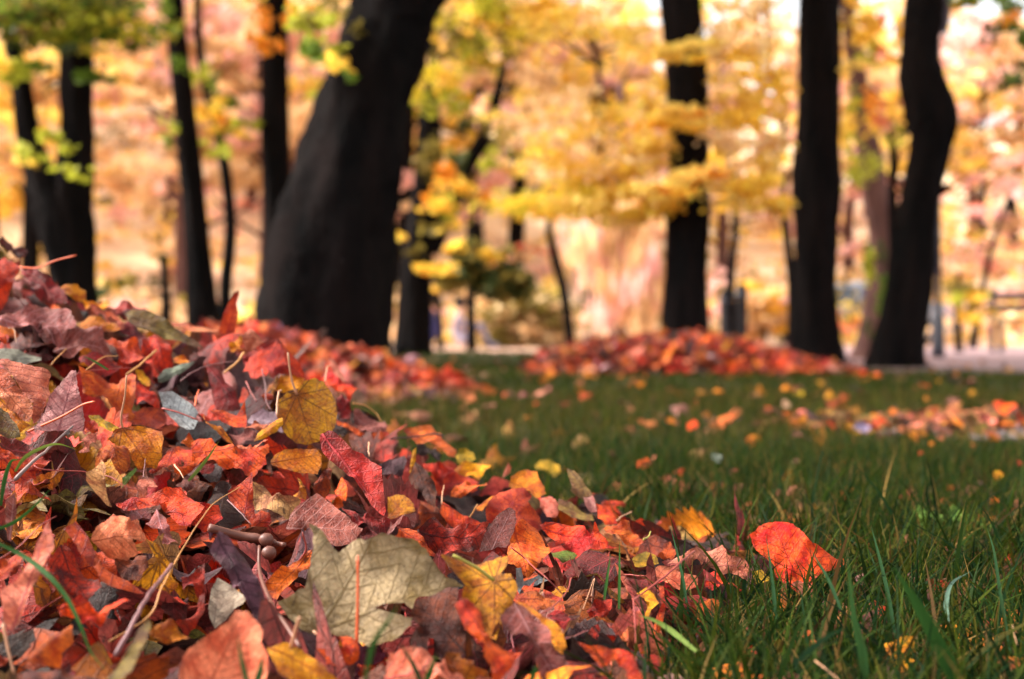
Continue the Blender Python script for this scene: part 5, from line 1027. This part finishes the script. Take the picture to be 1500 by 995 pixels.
for lab, ls in BGL.items():
    ls.sort(key=lambda t: t[0])
    for i, (px, o) in enumerate(ls):
        l2 = lab if len(ls) == 1 else ('left ' if i == 0 else 'right ' if i == len(ls)-1 else 'middle ')+lab
        tag(o, l2, 'tree', 'autumn trees covering the far slope')

# ------------------------------------------------------------------ small distant things
M_POST = noise_material('dark_post', (.012, .012, .014), (.03, .028, .03), 14, .5, .01)
M_METAL = noise_material('dark_metal', (.012, .013, .022), (.03, .03, .045), 20, .2, .004, .45, spec=.5)
def post(px, py0, wpx, d, label, lean=0):
    b = at(px, HY+CAMH*F/d, d); b.z = 0; h = at(px, py0, d).z; r = wpx/2/F*d
    prof = [(r*1.12, -.05), (r*1.1, .05), (r, .1), (r*.97, h*.6), (r*.95, h-.12), (r*.8, h-.04), (r*.45, h)]
    root = empty('bollard', b); tag(root, label, 'post', 'pair of dark posts')
    S = [(b.x+lean*z, b.y, z) for _, z in prof]
    MB().tube(S, [p[0] for p in prof], 14, .03, int(px)).build('shaft', M_POST, root, b)
    MB().tube([(b.x+lean*(h-.1), b.y, h-.16), (b.x+lean*(h-.1), b.y, h-.11)], [r*1.1, r*1.1], 14).build('collar', M_METAL, root, b)
post(1063, 424, 15, 17, 'shorter dark rounded post, left of the pair behind the far lawn heap', -.02)
post(1085, 415, 18, 17, 'taller dark rounded post, right of the pair behind the far lawn heap', .01)
b = at(1374, HY+CAMH*F/15, 15); b.z = 0; root = empty('lamp_post', b); tag(root, 'slim dark lamp post with thick foot right of the bulging trunk', 'lamp post')
MB().tube([(b.x, b.y, z) for z in (0, .1, .42, .45, .5)], [.075, .07, .065, .05, .035], 12).build('foot', M_METAL, root, b)
MB().tube([(b.x, b.y, z) for z in (.5, 1.5, 3.4)], [.035, .032, .028], 10).build('pole', M_METAL, root, b)
MB().tube([(b.x, b.y, z) for z in (3.4, 3.45, 3.75, 3.8, 3.9)], [.05, .11, .16, .19, .03], 10).build('lantern', M_METAL, root, b)
# bench at the right edge
bx, by = at(1452, 500, 19).x, 19; root = empty('park_bench', (bx+.75, by, 0)); tag(root, 'dark park bench cut by the right edge beyond the path', 'bench')
ob = (bx+.75, by, 0)
MB().box(bx, bx+1.6, by-.22, by-.12, .42, .46, .008).box(bx, bx+1.6, by-.09, by+.01, .42, .46, .008).box(bx, bx+1.6, by+.04, by+.14, .42, .46, .008).build('seat', M_METAL, root, ob, False)
MB().box(bx, bx+1.6, by+.2, by+.235, .55, .65, .008).box(bx, bx+1.6, by+.22, by+.255, .7, .8, .008).build('backrest', M_METAL, root, ob, False)
for k in (0.04, 1.5):
    MB().box(bx+k, bx+k+.06, by-.22, by-.16, 0, .415, .005).box(bx+k, bx+k+.06, by+.13, by+.19, 0, .85, .005).box(bx+k+.003, bx+k+.057, by-.157, by+.127, .36, .412, .005).box(bx+k, bx+k+.06, by-.24, by+.127, .6, .64, .005).build('leg', M_METAL, root, ob, False)
# parked car far away
M_CAR = noise_material('pale_car_paint', (.26, .3, .36), (.3, .35, .42), 3, 0, .01, .25, spec=.6)
M_GLASS = noise_material('car_window', (.015, .035, .07), (.02, .05, .1), 3, 0, .01, .08, spec=.8)
M_TYRE = noise_material('tyre', (.012, .012, .012), (.02, .02, .02), 30, .2, .005, .8)
M_RED = noise_material('lamp_lens', (.3, .02, .015), (.35, .03, .02), 30, 0, .005, .3)
def car(cx, cy, label):
    root = empty('parked_car', (cx, cy, 0)); tag(root, label, 'car')
    prof = [(-2.1, .35), (-2.12, .7), (-2.0, .86), (-1.3, .95), (-.75, 1.38), (-.1, 1.47), (.75, 1.42), (1.4, 1.02), (2.0, .92), (2.12, .65), (2.1, .33), (1.75, .28), (-1.75, .28)]
    V, Fc = [], []; n = len(prof)
    for yy, k in ((-.82, .96), (-.7, 1.0), (.7, 1.0), (.82, .96)):
        V += [(cx+x*k, cy+yy, .28+(z-.28)*(1 if abs(yy) < .8 else .97)) for x, z in prof]
    for j in range(3):
        for i in range(n): Fc.append((j*n+i, j*n+(i+1) % n, (j+1)*n+(i+1) % n, (j+1)*n+i))
    Fc += [tuple(range(n-1, -1, -1)), tuple(range(3*n, 4*n))]
    MB().add(V, Fc).build('body', M_CAR, root, (cx, cy, 0), False)
    for sgn in (-1, 1):
        for (x0, x1, x2, x3) in ((-1.1, -.2, -.2, -.65), (-.1, 1.12, .68, -.1)):
            y0 = cy+sgn*.812; q = [(cx+x0, y0+sgn*.012, .97), (cx+x1, y0+sgn*.012, .97), (cx+x2, y0-sgn*.01, 1.34), (cx+x3, y0-sgn*.01, 1.32)]
            q2 = [(a, b_+sgn*.02, c) for a, b_, c in q]
            MB().add(q+q2, [(0, 1, 2, 3), (7, 6, 5, 4), (0, 4, 5, 1), (1, 5, 6, 2), (2, 6, 7, 3), (3, 7, 4, 0)]).build('side_window', M_GLASS, root, (cx, cy, 0), False)
        for x in (-1.32, 1.32):
            wmb = MB().tube([(cx+x, cy+sgn*.66, .31), (cx+x, cy+sgn*.88, .31)], [.31, .31], 20)
            wo_ = wmb.build('wheel', M_TYRE, root, (cx, cy, 0))
            MB().tube([(cx+x, cy+sgn*.87, .31), (cx+x, cy+sgn*.895, .31)], [.18, .16], 16).build('rim', M_CAR, root, (cx, cy, 0))
        MB().box(cx-2.15, cx-2.08, cy+sgn*.6-.12, cy+sgn*.6+.12, .66, .78, .01).build('tail_light', M_RED, root, (cx, cy, 0), False)
car(at(1172, 500, 40).x, 33.5, 'pale blue-white car parked far off behind the column-like trunk')
# two people sitting far off on the lawn edge
def person(px, d, shirt, legs, hair, label, face=1):
    """seated on the ground, knees drawn up"""
    o0 = at(px, 500, d); o0.z = 0
    J = {'pelvis': (0, 0, .13, .14), 'waist': (-.03, 0, .3, .13), 'chest': (-.02, 0, .48, .15), 'neck': (.02, 0, .62, .055), 'head0': (.04, 0, .68, .07), 'head1': (.05, 0, .77, .095), 'head2': (.05, 0, .85, .07)}
    E = [('pelvis', 'waist'), ('waist', 'chest'), ('chest', 'neck'), ('neck', 'head0'), ('head0', 'head1'), ('head1', 'head2')]
    for s, y in (('l', .1), ('r', -.1)):
        J.update({'hip'+s: (.05, y, .13, .095), 'knee'+s: (.38, y*1.3, .42, .06), 'ankle'+s: (.55, y*1.3, .06, .04), 'toe'+s: (.72, y*1.5, .04, .032),
                  'sh'+s: (0, y*1.7, .54, .06), 'el'+s: (.18, y*2.2, .36, .042), 'wr'+s: (.38, y*1.2, .42, .03), 'ha'+s: (.46, y*.8, .42, .032)})
        E += [('pelvis', 'hip'+s), ('hip'+s, 'knee'+s), ('knee'+s, 'ankle'+s), ('ankle'+s, 'toe'+s), ('chest', 'sh'+s), ('sh'+s, 'el'+s), ('el'+s, 'wr'+s), ('wr'+s, 'ha'+s)]
    names = list(J)
    me = bpy.data.meshes.new('person'); me.from_pydata([(face*J[n][0], J[n][1], J[n][2]) for n in names], [(names.index(a), names.index(b)) for a, b in E], [])
    o = bpy.data.objects.new('person', me); col.objects.link(o); o.location = o0
    sk = o.modifiers.new('skin', 'SKIN')
    if not me.skin_vertices: me.attributes  # layer is made by the modifier below
    bpy.context.view_layer.objects.active = o
    for i, n in enumerate(names):
        me.skin_vertices[0].data[i].radius = (J[n][3], J[n][3]); me.skin_vertices[0].data[i].use_root = (n == 'pelvis')
    o.modifiers.new('sub', 'SUBSURF').levels = 2; o.modifiers['sub'].render_levels = 2
    m, t = newmat('clothed_body'); g = NT(t); tc = g.n('ShaderNodeTexCoord'); s_ = g.n('ShaderNodeSeparateXYZ'); g.plug(s_.inputs[0], tc.outputs['Object'])
    isleg = g.sm(g.math('MULTIPLY', s_.outputs[0], float(face)), .2, .22); ishead = g.sm(s_.outputs[2], .6, .62)
    b_ = g.mix(ishead, g.mix(isleg, (*shirt, 1), (*legs, 1)), (.5, .28, .2, 1)); p = g.n('ShaderNodeBsdfPrincipled'); g.plug(p.inputs['Base Color'], b_); p.inputs['Roughness'].default_value = .8
    g.plug(g.n('ShaderNodeOutputMaterial').inputs[0], p.outputs[0]); me.materials.append(m); tag(o, label, 'person')
    V, Fc = ball((o0.x+face*.025, o0.y, .80), .115, 1.05)
    mesh_obj('hair', V, Fc, hair, o, tuple(o0))
    return o
M_HAIR = noise_material('dark_hair', (.012, .009, .008), (.03, .02, .016), 30, .5, .005)
try:
    person(632, 22, (.03, .035, .16), (.012, .014, .025), M_HAIR, 'person in dark blue sitting on the ground beyond the lawn heap, seen small and blurred', -1)
    person(672, 25, (.3, .26, .34), (.16, .16, .24), M_HAIR, 'person in pale lilac clothes sitting at the far lawn edge, seen small and blurred', 1)
except Exception as ex_: print('PERSON', ex_)
for o in list(col.objects):     # keep labels within sixteen words
    l = o.get('label')
    if l and len(l.replace('-', ' ').split()) > 16: print('LONG', len(l.split()), l)
